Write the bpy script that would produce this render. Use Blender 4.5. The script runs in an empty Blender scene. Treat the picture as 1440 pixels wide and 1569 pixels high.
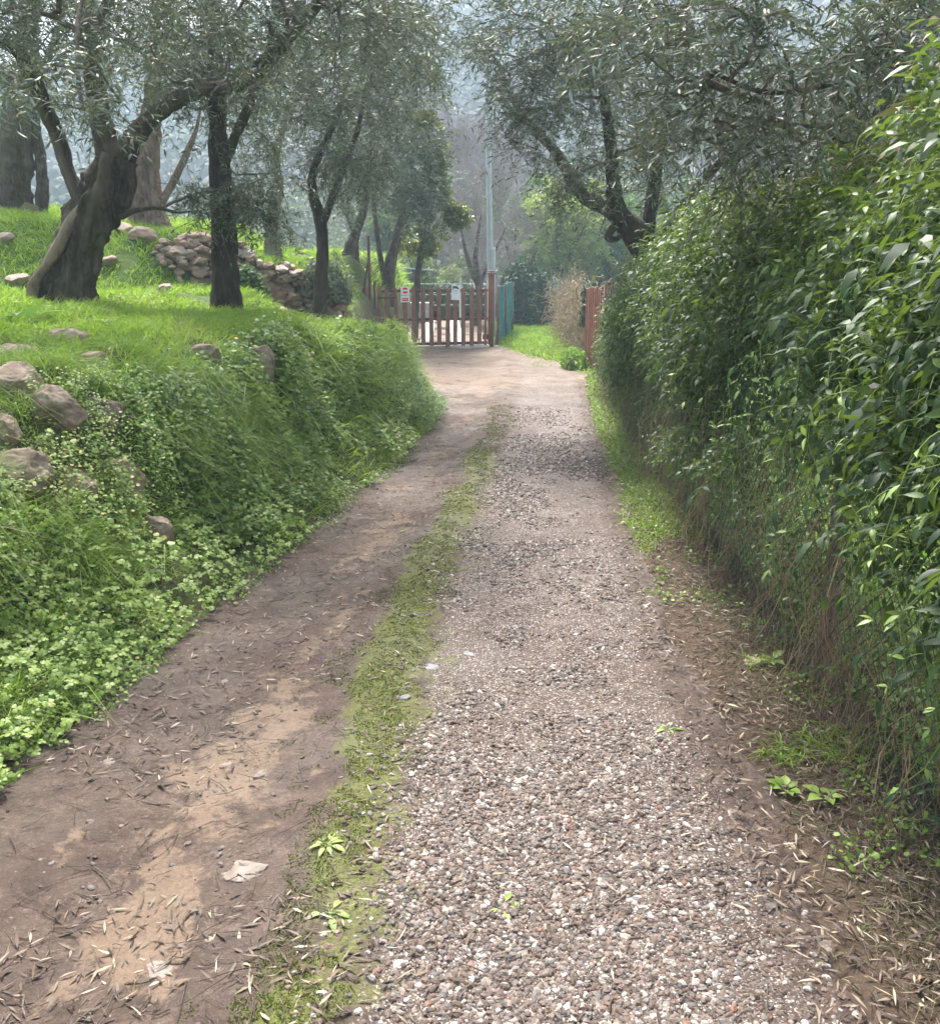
import bpy, math, random
import numpy as np
from mathutils import Vector
random.seed(4); RS = np.random.RandomState(11)
scene = bpy.context.scene
COL = scene.collection
# ------------------------------------------------------------------ camera, sky, sun, exposure
EYE = 1.6; PITCH = math.radians(15.2); F = 1400.0
cam = bpy.data.cameras.new('camera'); cam_o = bpy.data.objects.new('camera', cam); COL.objects.link(cam_o)
cam_o.location = (0, 0, EYE); cam_o.rotation_euler = (math.pi/2 - PITCH, 0, 0)
cam.sensor_fit = 'HORIZONTAL'; cam.sensor_width = 36; cam.lens = 36*F/1440; cam.clip_end = 3000; cam.clip_start = 0.05
scene.camera = cam_o
SUN_EL, SUN_AZ = math.radians(57), math.radians(-16)      # azimuth from +Y towards +X
w = bpy.data.worlds.new('World'); scene.world = w; w.use_nodes = True
nt = w.node_tree; bg = nt.nodes['Background']; sky = nt.nodes.new('ShaderNodeTexSky')
sky.sky_type = 'NISHITA'; sky.sun_disc = False; sky.sun_elevation = SUN_EL; sky.sun_rotation = SUN_AZ
sky.air_density = 1.2; sky.dust_density = 5.0; sky.ozone_density = 1.0
hs = nt.nodes.new('ShaderNodeHueSaturation'); hs.inputs['Saturation'].default_value = .55; nt.links.new(sky.outputs[0], hs.inputs['Color']); nt.links.new(hs.outputs[0], bg.inputs[0]); bg.inputs[1].default_value = 0.15
sl = bpy.data.lights.new('sun', 'SUN'); sl.energy = 4.2; sl.angle = math.radians(11); sl.color = (1, .95, .87)
so = bpy.data.objects.new('sun', sl); COL.objects.link(so)
sd = Vector((math.sin(SUN_AZ)*math.cos(SUN_EL), math.cos(SUN_AZ)*math.cos(SUN_EL), math.sin(SUN_EL)))
so.rotation_euler = sd.to_track_quat('Z', 'Y').to_euler()
scene.view_settings.view_transform = 'Standard'; scene.view_settings.look = 'None'
scene.view_settings.exposure = 1.5; scene.view_settings.gamma = 1
cy = scene.cycles; cy.use_denoising = True; cy.use_adaptive_sampling = True; cy.adaptive_threshold = 0.03
cy.max_bounces = 6; cy.diffuse_bounces = 4; cy.glossy_bounces = 2; cy.transmission_bounces = 4; cy.volume_bounces = 1
cy.transparent_max_bounces = 8; cy.sample_clamp_indirect = 6; cy.volume_max_steps = 64

def W(u, v, Y):
    """point on the sight line of photo pixel (u, v) standing Y metres ahead"""
    dx = (u-720)/F; dy = (784.5-v)/F
    yy = math.cos(PITCH) + dy*math.sin(PITCH); zz = -math.sin(PITCH) + dy*math.cos(PITCH)
    t = Y/yy
    return np.array((dx*t, Y, EYE + zz*t))
# ------------------------------------------------------------------ noise
_T = np.random.RandomState(5).rand(32, 32, 32)
def vn3(p):
    p = np.asarray(p, float); i = np.floor(p).astype(int); f = p - i; f = f*f*(3-2*f)
    a = [(i[..., k] & 31, (i[..., k]+1) & 31) for k in range(3)]
    r = 0
    for X in (0, 1):
        for Y in (0, 1):
            for Z in (0, 1):
                wgt = (f[..., 0] if X else 1-f[..., 0])*(f[..., 1] if Y else 1-f[..., 1])*(f[..., 2] if Z else 1-f[..., 2])
                r = r + wgt*_T[a[0][X], a[1][Y], a[2][Z]]
    return r*2-1
def fb(x, y, s, o=3, z=0.0):
    r = 0; amp = 1
    for k in range(o):
        r = r + amp*vn3(np.stack([x*s+k*7.3, y*s+k*3.1, np.zeros_like(x)+z+k*5.7], -1)); s = s*2.03; amp *= .5
    return r
def sst(x): x = np.clip(x, 0, 1); return x*x*(3-2*x)
def nrm(a): return a/np.maximum(np.linalg.norm(a, axis=-1, keepdims=True), 1e-9)
# ------------------------------------------------------------------ mesh container
class G:
    def __init__(s): s.V = []; s.T = []; s.Q = []; s.A = []; s.n = 0
    def add(s, V, T=None, Q=None, A=None):
        V = np.asarray(V, float).reshape(-1, 3)
        s.V.append(V); s.A.append(np.zeros(len(V)) if A is None else np.broadcast_to(A, (len(V),)))
        if T is not None and len(T): s.T.append(np.asarray(T).reshape(-1, 3)+s.n)
        if Q is not None and len(Q): s.Q.append(np.asarray(Q).reshape(-1, 4)+s.n)
        s.n += len(V)
    def build(s, name, mat, parent=None, smooth=True, attrs=None, loc=None):
        V = np.concatenate(s.V)
        if loc is not None: V = V - np.asarray(loc)
        T = np.concatenate(s.T) if s.T else np.zeros((0, 3), int); Q = np.concatenate(s.Q) if s.Q else np.zeros((0, 4), int)
        me = bpy.data.meshes.new(name)
        me.vertices.add(len(V)); me.vertices.foreach_set('co', V.astype(np.float32).ravel())
        L = np.concatenate([T.ravel(), Q.ravel()]).astype(np.int32)
        me.loops.add(len(L)); me.loops.foreach_set('vertex_index', L)
        st = np.concatenate([np.arange(len(T))*3, len(T)*3+np.arange(len(Q))*4]).astype(np.int32)
        me.polygons.add(len(st)); me.polygons.foreach_set('loop_start', st)
        me.update(calc_edges=True)
        me.polygons.foreach_set('use_smooth', np.full(len(st), smooth, bool))
        a = me.attributes.new('rnd', 'FLOAT', 'POINT'); a.data.foreach_set('value', np.concatenate(s.A).astype(np.float32))
        for k, vals in (attrs or {}).items():
            a = me.attributes.new(k, 'FLOAT', 'POINT'); a.data.foreach_set('value', np.asarray(vals, np.float32))
        me.materials.append(mat)
        o = bpy.data.objects.new(name, me); COL.objects.link(o)
        if parent is not None: o.parent = parent
        elif loc is not None: o.location = loc
        return o
def tag(o, label, cat, group=None):
    o['label'] = label; o['category'] = cat
    if group: o['group'] = group
    return o
def kind(o, k): o['kind'] = k; return o
def thing(name, label, cat, loc=(0, 0, 0), group=None):
    o = bpy.data.objects.new(name, None); o.empty_display_size = .1; COL.objects.link(o); o.location = Vector([float(c) for c in loc])
    return tag(o, label, cat, group)
# ------------------------------------------------------------------ shape helpers
def box(g, c, s, rz=0, bev=0, A=0, tilt=0):
    """chamfered box centred at c, size s"""
    hx, hy, hz = [k/2 for k in s]; b = bev
    if b <= 0:
        P = np.array([(x, y, z) for z in (-hz, hz) for (x, y) in ((-hx, -hy), (hx, -hy), (hx, hy), (-hx, hy))], float)
        Q = [(3, 2, 1, 0), (4, 5, 6, 7), (0, 1, 5, 4), (1, 2, 6, 5), (2, 3, 7, 6), (3, 0, 4, 7)]
    else:
        def ring(ix, iy, z): return [(-ix+b, -iy, z), (ix-b, -iy, z), (ix, -iy+b, z), (ix, iy-b, z), (ix-b, iy, z), (-ix+b, iy, z), (-ix, iy-b, z), (-ix, -iy+b, z)]
        R = [ring(hx-b, hy-b, -hz), ring(hx, hy, -hz+b), ring(hx, hy, hz-b), ring(hx-b, hy-b, hz)]
        P = np.array(sum(R, []), float); Q = []
        for r in range(3):
            for k in range(8): Q.append((r*8+k, r*8+(k+1) % 8, (r+1)*8+(k+1) % 8, (r+1)*8+k))
        for o, f in ((0, -1), (24, 1)):
            for a_, b_, c_, d_ in ((0, 1, 2, 7), (7, 2, 3, 6), (6, 3, 4, 5)):
                q = (o+a_, o+b_, o+c_, o+d_); Q.append(q if f > 0 else q[::-1])
    if tilt:
        ct, sn = math.cos(tilt), math.sin(tilt); P = P @ np.array([[ct, 0, -sn], [0, 1, 0], [sn, 0, ct]])
    cz, sz = math.cos(rz), math.sin(rz)
    P = P @ np.array([[cz, sz, 0], [-sz, cz, 0], [0, 0, 1]])
    g.add(P+np.asarray(c, float), Q=Q, A=A)
def tubes(g, C, R, sides=3, A=None):
    """C (n,m,3) centre lines, R (n,m) radii; all in one go"""
    C = np.asarray(C, float); R = np.asarray(R, float); n, m, _ = C.shape
    Tn = np.empty_like(C); Tn[:, 1:-1] = C[:, 2:]-C[:, :-2]; Tn[:, 0] = C[:, 1]-C[:, 0]; Tn[:, -1] = C[:, -1]-C[:, -2]
    Tn = nrm(Tn); ref = np.where(np.abs(nrm(C[:, -1]-C[:, 0])[:, 2:3]) > .8, [[1., 0, 0]], [[0, 0, 1.]])[:, None, :]
    U = nrm(np.cross(Tn, ref)); V = np.cross(Tn, U)
    th = np.arange(sides)*2*np.pi/sides
    P = C[:, :, None] + R[:, :, None, None]*(np.cos(th)[None, None, :, None]*U[:, :, None] + np.sin(th)[None, None, :, None]*V[:, :, None])
    idx = np.arange(n*m*sides).reshape(n, m, sides)
    a = idx[:, :-1]; b = idx[:, 1:]
    Q = np.stack([a, np.roll(a, -1, 2), np.roll(b, -1, 2), b], -1).reshape(-1, 4)
    AA = np.repeat(np.asarray(A), m*sides) if A is not None else RS.rand(n).repeat(m*sides)
    g.add(P.reshape(-1, 3), Q=Q, A=AA)
def catmull(P, k):
    P = [np.asarray(p, float) for p in P]; P = [2*P[0]-P[1]]+P+[2*P[-1]-P[-2]]; out = []
    for i in range(1, len(P)-2):
        for j in range(k):
            t = j/k
            out.append(.5*((2*P[i])+(P[i+1]-P[i-1])*t+(2*P[i-1]-5*P[i]+4*P[i+1]-P[i+2])*t*t+(3*P[i]-P[i-1]-3*P[i+1]+P[i+2])*t**3))
    out.append(P[-2]); return np.array(out)
def bark_tube(g, pts, rad, sides=22, k=10, furrow=.14, twist=.6, seed=0, flare=0):
    PR = catmull([np.append(p, r) for p, r in zip(pts, rad)], k); C = PR[:, :3]; R = np.maximum(PR[:, 3], .003)
    m = len(C); Tn = nrm(np.gradient(C, axis=0))
    U = np.zeros_like(C); u = np.cross(Tn[0], (0, 1, 0.)); 
    if np.linalg.norm(u) < .1: u = np.cross(Tn[0], (1., 0, 0))
    for i in range(m):
        u = u-Tn[i]*np.dot(u, Tn[i]); u = u/np.linalg.norm(u); U[i] = u
    V = np.cross(Tn, U); th = np.arange(sides)*2*np.pi/sides
    s = np.concatenate([[0], np.cumsum(np.linalg.norm(np.diff(C, axis=0), axis=1))])
    TH, S = np.meshgrid(th, s); tw = TH + twist*S
    q = np.stack([np.cos(tw)*1.6+seed, np.sin(tw)*1.6+seed*2, S*1.3], -1); q2 = np.stack([np.cos(tw)*4+seed, np.sin(tw)*4, S*3.5+3], -1)
    q3 = np.stack([np.cos(TH)*6+seed, np.sin(TH)*6, S*14+3], -1)
    D = 1+furrow*(1.3*vn3(q)-1.1*np.abs(vn3(q2))+.45*vn3(q3)-.5*np.abs(vn3(np.stack([np.cos(tw)*8+seed, np.sin(tw)*8, S*1.6+7], -1))))
    if flare: D = D*(1+flare*np.exp(-S/.22)*(.6+.5*np.cos(3*TH+seed)))
    P = C[:, None]+(R[:, None]*D)[..., None]*(np.cos(TH)[..., None]*U[:, None]+np.sin(TH)[..., None]*V[:, None])
    idx = np.arange(m*sides).reshape(m, sides); a = idx[:-1]; b = idx[1:]
    Q = np.stack([a, np.roll(a, -1, 1), np.roll(b, -1, 1), b], -1).reshape(-1, 4)
    g.add(P.reshape(-1, 3), Q=Q, A=.5+.5*vn3(q).ravel())
    return C, R
def leaves(g, P, D, N, L, Wd, A, curl=.15, fold=.2, t1=.35, t2=.7, w1=.5, w2=.36):
    D = nrm(D); S = nrm(np.cross(D, N)); N = np.cross(S, D); L = L[:, None]; Wd = Wd[:, None]
    curl = np.broadcast_to(np.asarray(curl, float), (len(P),))[:, None]
    def pt(t, w): return P + D*L*t + S*Wd*w + N*(fold*abs(w)*Wd) - N*curl*L*t*t
    V = np.stack([pt(0, 0), pt(t1, -w1), pt(t1, w1), pt(t2, -w2), pt(t2, w2), pt(1, 0)], 1)
    b = np.arange(len(P))[:, None]*6
    T = np.concatenate([b+[[0, 2, 1]], b+[[3, 4, 5]]]); Q = b+[[1, 2, 4, 3]]
    g.add(V.reshape(-1, 3), T=T, Q=Q, A=np.repeat(A, 6))
def leaves_fine(g, P, D, N, L, Wd, A, curl=.15, fold=.2, wav=.0):
    D = nrm(D); S = nrm(np.cross(D, N)); N = np.cross(S, D); L = L[:, None]; Wd = Wd[:, None]
    curl = np.broadcast_to(np.asarray(curl, float), (len(P),))[:, None]; n = len(P)
    def pt(t, w): return P + D*L*t*(1-.15*curl*t) + S*Wd*w + N*(fold*abs(w)*Wd) - N*curl*L*t*t
    pr = [(.0, .0), (.08, .10), (.22, .38), (.40, .50), (.58, .43), (.76, .25), (.9, .08)]
    V = [pt(0, 0)]
    for t, w_ in pr[1:]: V += [pt(t, -w_), pt(t, 0), pt(t, w_)]
    V.append(pt(1, 0)); V = np.stack(V, 1); m = V.shape[1]; b = np.arange(n)[:, None]*m
    T = [(0, 2, 1), (0, 3, 2), (m-4, m-3, m-1), (m-3, m-2, m-1)]; Q = []
    for k in range(len(pr)-2):
        a = 1+3*k; Q += [(a, a+1, a+4, a+3), (a+1, a+2, a+5, a+4)]
    g.add(V.reshape(-1, 3), T=np.concatenate([b+[list(t)] for t in T]), Q=np.concatenate([b+[list(q)] for q in Q]), A=np.repeat(A, m))
def blades(g, P, D, L, Wd, A, bend):
    """grass blades: start P, up-ish D, drooping by bend"""
    n = len(P); D = nrm(D); h = nrm(np.stack([RS.randn(n), RS.randn(n), np.zeros(n)], 1)); S = nrm(np.cross(D, h))
    out = nrm(D*[[1, 1, 0]]+h*.35+1e-6); L = L[:, None]; Wd = Wd[:, None]; bend = np.broadcast_to(bend, (n,))[:, None]
    def c(t): return P + D*L*t*(1-.25*bend*t) + out*L*bend*t*t*.8 - np.array([[0, 0, 1.]])*L*bend*t**3*.5
    V = np.stack([c(0)-S*Wd*.5, c(0)+S*Wd*.5, c(.5)-S*Wd*.42, c(.5)+S*Wd*.42, c(1)], 1)
    b = np.arange(n)[:, None]*5
    g.add(V.reshape(-1, 3), T=b+[[2, 3, 4]], Q=b+[[0, 1, 3, 2]], A=np.repeat(A, 5))
def ico(sub):
    t = (1+5**.5)/2
    V = [(-1, t, 0), (1, t, 0), (-1, -t, 0), (1, -t, 0), (0, -1, t), (0, 1, t), (0, -1, -t), (0, 1, -t), (t, 0, -1), (t, 0, 1), (-t, 0, -1), (-t, 0, 1)]
    Fc = [(0, 11, 5), (0, 5, 1), (0, 1, 7), (0, 7, 10), (0, 10, 11), (1, 5, 9), (5, 11, 4), (11, 10, 2), (10, 7, 6), (7, 1, 8), (3, 9, 4), (3, 4, 2), (3, 2, 6), (3, 6, 8), (3, 8, 9), (4, 9, 5), (2, 4, 11), (6, 2, 10), (8, 6, 7), (9, 8, 1)]
    V = [np.array(v)/np.linalg.norm(v) for v in V]
    for _ in range(sub):
        c = {}; N2 = []
        def mid(a, b):
            k = (min(a, b), max(a, b))
            if k not in c: m = V[a]+V[b]; V.append(m/np.linalg.norm(m)); c[k] = len(V)-1
            return c[k]
        for a, b, d in Fc: x, y, z = mid(a, b), mid(b, d), mid(d, a); N2 += [(a, x, z), (b, y, x), (d, z, y), (x, y, z)]
        Fc = N2
    return np.array(V), np.array(Fc)
ICO = [ico(k) for k in range(5)]
def rock(g, c, s, seed=0, rz=0, sub=3, rough=.22, A=None, facet=3.):
    V, T = ICO[sub]; q = V*1.2+seed*3.7
    d = 1+rough*vn3(q)+rough*.5*vn3(q*2.3+9)+rough*.22*vn3(q*6+2)
    P = V*d[:, None]; rs_ = np.random.RandomState(int(seed*37) % 9973)
    for _ in range(14):
        nn = nrm(rs_.randn(3)); dd_ = .55+.3*rs_.rand(); P = P-np.maximum(0, P @ nn-dd_)[:, None]*nn*.92
    P = P*1.25*(1+.06*vn3(V*6+seed)+.045*vn3(V*14+seed)+(.03*vn3(V*30+seed) if sub > 3 else 0))[:, None]
    P = P*np.asarray(s)[None]; cz, sz = math.cos(rz), math.sin(rz)
    P = P @ np.array([[cz, sz, 0], [-sz, cz, 0], [0, 0, 1]])
    g.add(P+np.asarray(c), T=T, A=(.5+.5*vn3(q*2)) if A is None else A)
def chunks(g, P, S, sub, A, flat=.6):
    """many small stones at once"""
    V, T = ICO[sub]; n = len(P); a = RS.rand(n)*6.28
    d = 1+.42*(RS.rand(n, len(V))-.5)
    Q = V[None]*d[..., None]*np.stack([S*(.75+.5*RS.rand(n)), S*(.6+.3*RS.rand(n)), S*flat*(.7+.5*RS.rand(n))], 1)[:, None]
    x = Q[..., 0]*np.cos(a)[:, None]-Q[..., 1]*np.sin(a)[:, None]; y = Q[..., 0]*np.sin(a)[:, None]+Q[..., 1]*np.cos(a)[:, None]
    z = Q[..., 2]+Q[..., 0]*(RS.rand(n)-.5)[:, None]*.5
    Pp = np.stack([x, y, z], -1)+P[:, None]
    Tt = (T[None]+(np.arange(n)*len(V))[:, None, None]).reshape(-1, 3)
    g.add(Pp.reshape(-1, 3), T=Tt, A=np.repeat(A, len(V)))
# ------------------------------------------------------------------ materials
def mat(name): m = bpy.data.materials.new(name); m.use_nodes = True; return m, m.node_tree.nodes, m.node_tree.links, m.node_tree.nodes['Principled BSDF']
def ramp(N, L, fac, stops, interp='LINEAR'):
    r = N.new('ShaderNodeValToRGB'); r.color_ramp.interpolation = interp; e = r.color_ramp.elements
    while len(e) < len(stops): e.new(.5)
    for k, (p, c) in zip(e, stops): k.position = p; k.color = (*c, 1)
    L.new(fac, r.inputs[0]); return r.outputs[0]
def attr(N, name): a = N.new('ShaderNodeAttribute'); a.attribute_name = name; return a.outputs['Fac']
def noise(N, L, scale, detail=5, rough=.6, vec=None, dist=0):
    n = N.new('ShaderNodeTexNoise'); n.inputs['Scale'].default_value = scale; n.inputs['Detail'].default_value = detail
    n.inputs['Roughness'].default_value = rough; n.inputs['Distortion'].default_value = dist
    if vec is None:
        t = N.new('ShaderNodeTexCoord'); vec = t.outputs['Object']
    L.new(vec, n.inputs['Vector']); return n.outputs['Fac']
def mix(N, L, f, a, b, mode='MIX'):
    m = N.new('ShaderNodeMix'); m.data_type = 'RGBA'; m.blend_type = mode
    for v, i in ((f, 0), (a, 6), (b, 7)):
        if isinstance(v, (int, float)): m.inputs[i].default_value = v
        elif isinstance(v, tuple): m.inputs[i].default_value = (*v, 1)
        else: L.new(v, m.inputs[i])
    return m.outputs[2]
def math_(N, L, op, a, b=0.5, clamp=False):
    m = N.new('ShaderNodeMath'); m.operation = op; m.use_clamp = clamp
    for v, i in ((a, 0), (b, 1)):
        if isinstance(v, (int, float)): m.inputs[i].default_value = v
        else: L.new(v, m.inputs[i])
    return m.outputs[0]
def bump(N, L, bs, h, strength, dist=.01, normal=None):
    b = N.new('ShaderNodeBump'); b.inputs['Strength'].default_value = strength; b.inputs['Distance'].default_value = dist
    L.new(h, b.inputs['Height'])
    if normal is not None: L.new(normal, b.inputs['Normal'])
    if bs is not None: L.new(b.outputs[0], bs.inputs['Normal'])
    return b.outputs[0]
def leaf_mat(name, stops, under=None, trans=.3, rough=.45, tcol=None, spec=.5):
    m, N, L, bs = mat(name)
    c = ramp(N, L, attr(N, 'rnd'), stops)
    if under:
        ge = N.new('ShaderNodeNewGeometry'); c2 = mix(N, L, ge.outputs['Backfacing'], c, under)
    else: c2 = c
    L.new(c2, bs.inputs['Base Color']); bs.inputs['Roughness'].default_value = rough; bs.inputs['Specular IOR Level'].default_value = spec
    tr = N.new('ShaderNodeBsdfTranslucent'); tc = mix(N, L, .75, c, tcol) if tcol else c
    L.new(tc, tr.inputs['Color'])
    ms = N.new('ShaderNodeMixShader'); ms.inputs[0].default_value = trans
    L.new(bs.outputs[0], ms.inputs[1]); L.new(tr.outputs[0], ms.inputs[2]); L.new(ms.outputs[0], N['Material Output'].inputs[0])
    return m
M = {}
M['olive_leaf'] = leaf_mat('olive_leaf', [(0, (.045, .065, .036)), (.5, (.07, .095, .055)), (.9, (.11, .13, .075)), (.992, (.13, .14, .06)), (1, (.30, .17, .05))], (.25, .29, .25), .13, .5, (.14, .18, .05), .22)
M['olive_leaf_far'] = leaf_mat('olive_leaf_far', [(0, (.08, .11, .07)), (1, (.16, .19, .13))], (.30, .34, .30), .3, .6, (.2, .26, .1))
M['green_leaf'] = leaf_mat('evergreen_leaf', [(0, (.05, .09, .02)), (.6, (.10, .15, .03)), (1, (.27, .28, .05))], None, .35, .4, (.25, .3, .04))
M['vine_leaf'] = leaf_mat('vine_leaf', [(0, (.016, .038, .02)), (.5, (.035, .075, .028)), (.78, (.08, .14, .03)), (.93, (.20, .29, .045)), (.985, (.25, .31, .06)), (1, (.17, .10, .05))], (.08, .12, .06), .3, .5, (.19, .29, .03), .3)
M['clover'] = leaf_mat('clover_leaf', [(0, (.07, .13, .02)), (.55, (.20, .30, .045)), (.97, (.33, .43, .10)), (1, (.50, .42, .12))], None, .35, .5, (.2, .42, .04))
M['ivy'] = leaf_mat('pennywort_leaf', [(0, (.06, .12, .03)), (.7, (.15, .25, .06)), (.97, (.28, .40, .15)), (1, (.6, .42, .12))], None, .3, .35, (.18, .38, .06))
M['grass'] = leaf_mat('grass_blade', [(0, (.09, .15, .02)), (.6, (.19, .29, .035)), (.93, (.32, .42, .06)), (1, (.42, .36, .16))], None, .45, .5, (.32, .52, .05))
M['dry_grass'] = leaf_mat('dry_grass', [(0, (.07, .05, .03)), (.5, (.17, .13, .07)), (.8, (.10, .14, .04)), (1, (.13, .2, .04))], None, .3, .7)
M['litter'] = leaf_mat('fallen_leaf', [(0, (.047, .030, .021)), (.45, (.119, .076, .051)), (.75, (.255, .187, .128)), (.93, (.408, .340, .255)), (1, (.170, .204, .102))], (.204, .162, .119), .1, .6)
M['far_leaf'] = leaf_mat('hedge_leaf', [(0, (.03, .07, .025)), (.6, (.07, .14, .04)), (1, (.16, .24, .06))], None, .35, .5, (.16, .28, .05))
M['lime_leaf'] = leaf_mat('spring_leaf', [(0, (.14, .2, .04)), (1, (.32, .4, .1))], None, .45, .5, (.4, .5, .1))
M['teal_leaf'] = leaf_mat('ivy_dark_leaf', [(0, (.02, .05, .025)), (1, (.06, .12, .05))], None, .25, .65)
def bark_mat(name, c1, c2, c3, moss=0.):
    m, N, L, bs = mat(name)
    t = N.new('ShaderNodeTexCoord'); mp = N.new('ShaderNodeMapping'); mp.inputs['Scale'].default_value = (1, 1, .22); L.new(t.outputs['Object'], mp.inputs[0])
    n1 = noise(N, L, 28, 8, .72, mp.outputs[0], .6); n2 = noise(N, L, 5, 4, .6); n3 = noise(N, L, 90, 4, .7)
    c = ramp(N, L, n1, [(.32, c1), (.52, c2), (.72, c3)]); c = mix(N, L, ramp(N, L, n2, [(.45, (0, 0, 0)), (.7, (.6, .6, .6))]), c, c3); c = mix(N, L, ramp(N, L, attr(N, 'rnd'), [(.5, (0, 0, 0)), (.85, (.6, .6, .6))]), c, c3)
    if moss: c = mix(N, L, ramp(N, L, noise(N, L, 3.3, 4), [(.55-.15*moss, (0, 0, 0)), (.72, (.8, .8, .8))]), c, (.06, .085, .015))
    L.new(c, bs.inputs['Base Color']); bs.inputs['Roughness'].default_value = .92; bs.inputs['Specular IOR Level'].default_value = .2
    b1 = bump(N, L, None, n1, .9, .03); bump(N, L, bs, n3, .5, .006, b1); return m
M['bark'] = bark_mat('olive_bark', (.014, .010, .008), (.07, .053, .042), (.20, .16, .13), .35)
M['bark_pale'] = bark_mat('pale_bark', (.09, .07, .06), (.22, .18, .15), (.38, .33, .28))
M['bark_red'] = bark_mat('reddish_bark', (.05, .03, .022), (.17, .11, .085), (.34, .25, .2))
M['bark_dark'] = bark_mat('dark_bark', (.016, .012, .01), (.05, .04, .032), (.11, .09, .075))
M['deadwood'] = bark_mat('bare_wood', (.13, .09, .065), (.27, .2, .15), (.42, .33, .26))
M['twig'] = bark_mat('twig', (.07, .055, .045), (.15, .12, .10), (.27, .23, .19))
M['twig_pink'] = bark_mat('winter_twig', (.16, .11, .11), (.26, .19, .19), (.36, .29, .28))
M['twig_grey'] = bark_mat('grey_twig', (.14, .13, .12), (.24, .22, .2), (.34, .32, .3))
M['vine_stem'] = bark_mat('dry_vine_stem', (.12, .07, .045), (.25, .16, .10), (.42, .31, .20))
M['straw'] = bark_mat('dry_creeper', (.16, .11, .065), (.36, .27, .17), (.58, .48, .34))
def wood_mat(name, c1, c2, c3, rough=.7):
    m, N, L, bs = mat(name)
    t = N.new('ShaderNodeTexCoord'); mp = N.new('ShaderNodeMapping'); mp.inputs['Scale'].default_value = (6, 6, .5); L.new(t.outputs['Object'], mp.inputs[0])
    n = noise(N, L, 14, 6, .65, mp.outputs[0], .4); n2 = noise(N, L, 9, 4)
    c = ramp(N, L, n, [(.3, c1), (.55, c2), (.8, c3)]); c = mix(N, L, ramp(N, L, n2, [(.5, (0, 0, 0)), (.75, (.5, .5, .5))]), c, c1)
    L.new(c, bs.inputs['Base Color']); bs.inputs['Roughness'].default_value = rough; bump(N, L, bs, n, .4, .004); return m
M['gate_wood'] = wood_mat('stained_wood', (.12, .055, .038), (.24, .115, .075), (.36, .24, .18))
M['gate_orange'] = wood_mat('orange_wood', (.12, .035, .02), (.23, .072, .038), (.32, .15, .09))
M['old_wood'] = wood_mat('weathered_wood', (.10, .06, .04), (.22, .13, .09), (.34, .24, .18))
M['rust'] = wood_mat('rusty_iron', (.045, .018, .014), (.11, .04, .026), (.2, .08, .05))
def plain(name, c, rough=.6, metal=0, var=.12, sc=12):
    m, N, L, bs = mat(name); n = noise(N, L, sc, 6)
    c2 = ramp(N, L, n, [(.3, tuple(k*(1-var*2) for k in c)), (.7, tuple(min(1, k*(1+var)) for k in c))])
    L.new(c2, bs.inputs['Base Color']); bs.inputs['Roughness'].default_value = rough; bs.inputs['Metallic'].default_value = metal
    bump(N, L, bs, n, .15, .003); return m
M['galv'] = plain('galvanised_steel', (.42, .45, .48), .55, .3, .1, 5)
M['wire'] = plain('green_coated_wire', (.035, .06, .045), .5, 0, .3, 30)
M['thinwire'] = plain('galvanised_wire', (.45, .46, .46), .5, .5)
M['concrete'] = plain('concrete', (.42, .41, .40), .9, 0, .2, 7)
M['slab'] = plain('pale_concrete_slab', (.62, .57, .50), .9, 0, .15, 3)
M['white'] = plain('white_sign_board', (.78, .78, .79), .45, 0, .03)
M['red'] = plain('red_print', (.62, .03, .05), .4, 0, .05)
M['blue'] = plain('blue_print', (.04, .06, .22), .4, 0, .05)
M['palewall'] = plain('pale_paint', (.66, .70, .74), .7, 0, .06)
M['net'] = leaf_mat('shade_net', [(0, (.03, .20, .20)), (.5, (.09, .36, .36)), (1, (.28, .58, .56))], None, .35, .6)
M['green_stem'] = leaf_mat('green_stem', [(0, (.10, .19, .04)), (1, (.28, .36, .10))], None, .1, .5)
M['shoot'] = leaf_mat('young_shoot', [(0, (.10, .19, .04)), (1, (.26, .36, .09))], None, .25, .5)
def stone_mat(name, stops, mossy=.5, sc=9):
    m, N, L, bs = mat(name)
    n = noise(N, L, sc, 8, .65); n2 = noise(N, L, sc*5, 5, .7); n3 = noise(N, L, 4, 4, .6)
    oi = N.new('ShaderNodeObjectInfo'); f = math_(N, L, 'ADD', math_(N, L, 'MULTIPLY', attr(N, 'rnd'), .5), math_(N, L, 'MULTIPLY', n, .5))
    c = ramp(N, L, f, stops); c = mix(N, L, math_(N, L, 'MULTIPLY', n2, .35), c, (.07, .055, .045), 'MIX')
    c = mix(N, L, ramp(N, L, n3, [(.62-.2*mossy, (0, 0, 0)), (.75, (.9*mossy, .9*mossy, .9*mossy))]), c, (.075, .09, .025))
    L.new(c, bs.inputs['Base Color']); bs.inputs['Roughness'].default_value = .9
    b = bump(N, L, None, n, .8, .02); bump(N, L, bs, n2, .5, .004, b); return m
M['stone'] = stone_mat('field_stone', [(.25, (.22, .15, .11)), (.5, (.38, .275, .20)), (.75, (.52, .42, .33))], .35)
M['stone_dark'] = stone_mat('dark_field_stone', [(.25, (.12, .085, .06)), (.5, (.27, .195, .14)), (.75, (.42, .34, .26))], .6)  # field stone with darker brown tones and more moss
M['stone_warm'] = stone_mat('terrace_stone', [(.2, (.25, .16, .11)), (.45, (.42, .29, .21)), (.65, (.52, .42, .35)), (.85, (.36, .33, .32))], .12)
M['pebble'] = leaf_mat('gravel_stone', [(0, (.049, .032, .025)), (.2, (.098, .064, .049)), (.45, (.147, .105, .083)), (.6, (.081, .073, .073)), (.78, (.20, .162, .138)), (.93, (.40, .365, .335)), (.99, (.154, .084, .059)), (1, (.175, .084, .056))], None, 0, .7)
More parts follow.
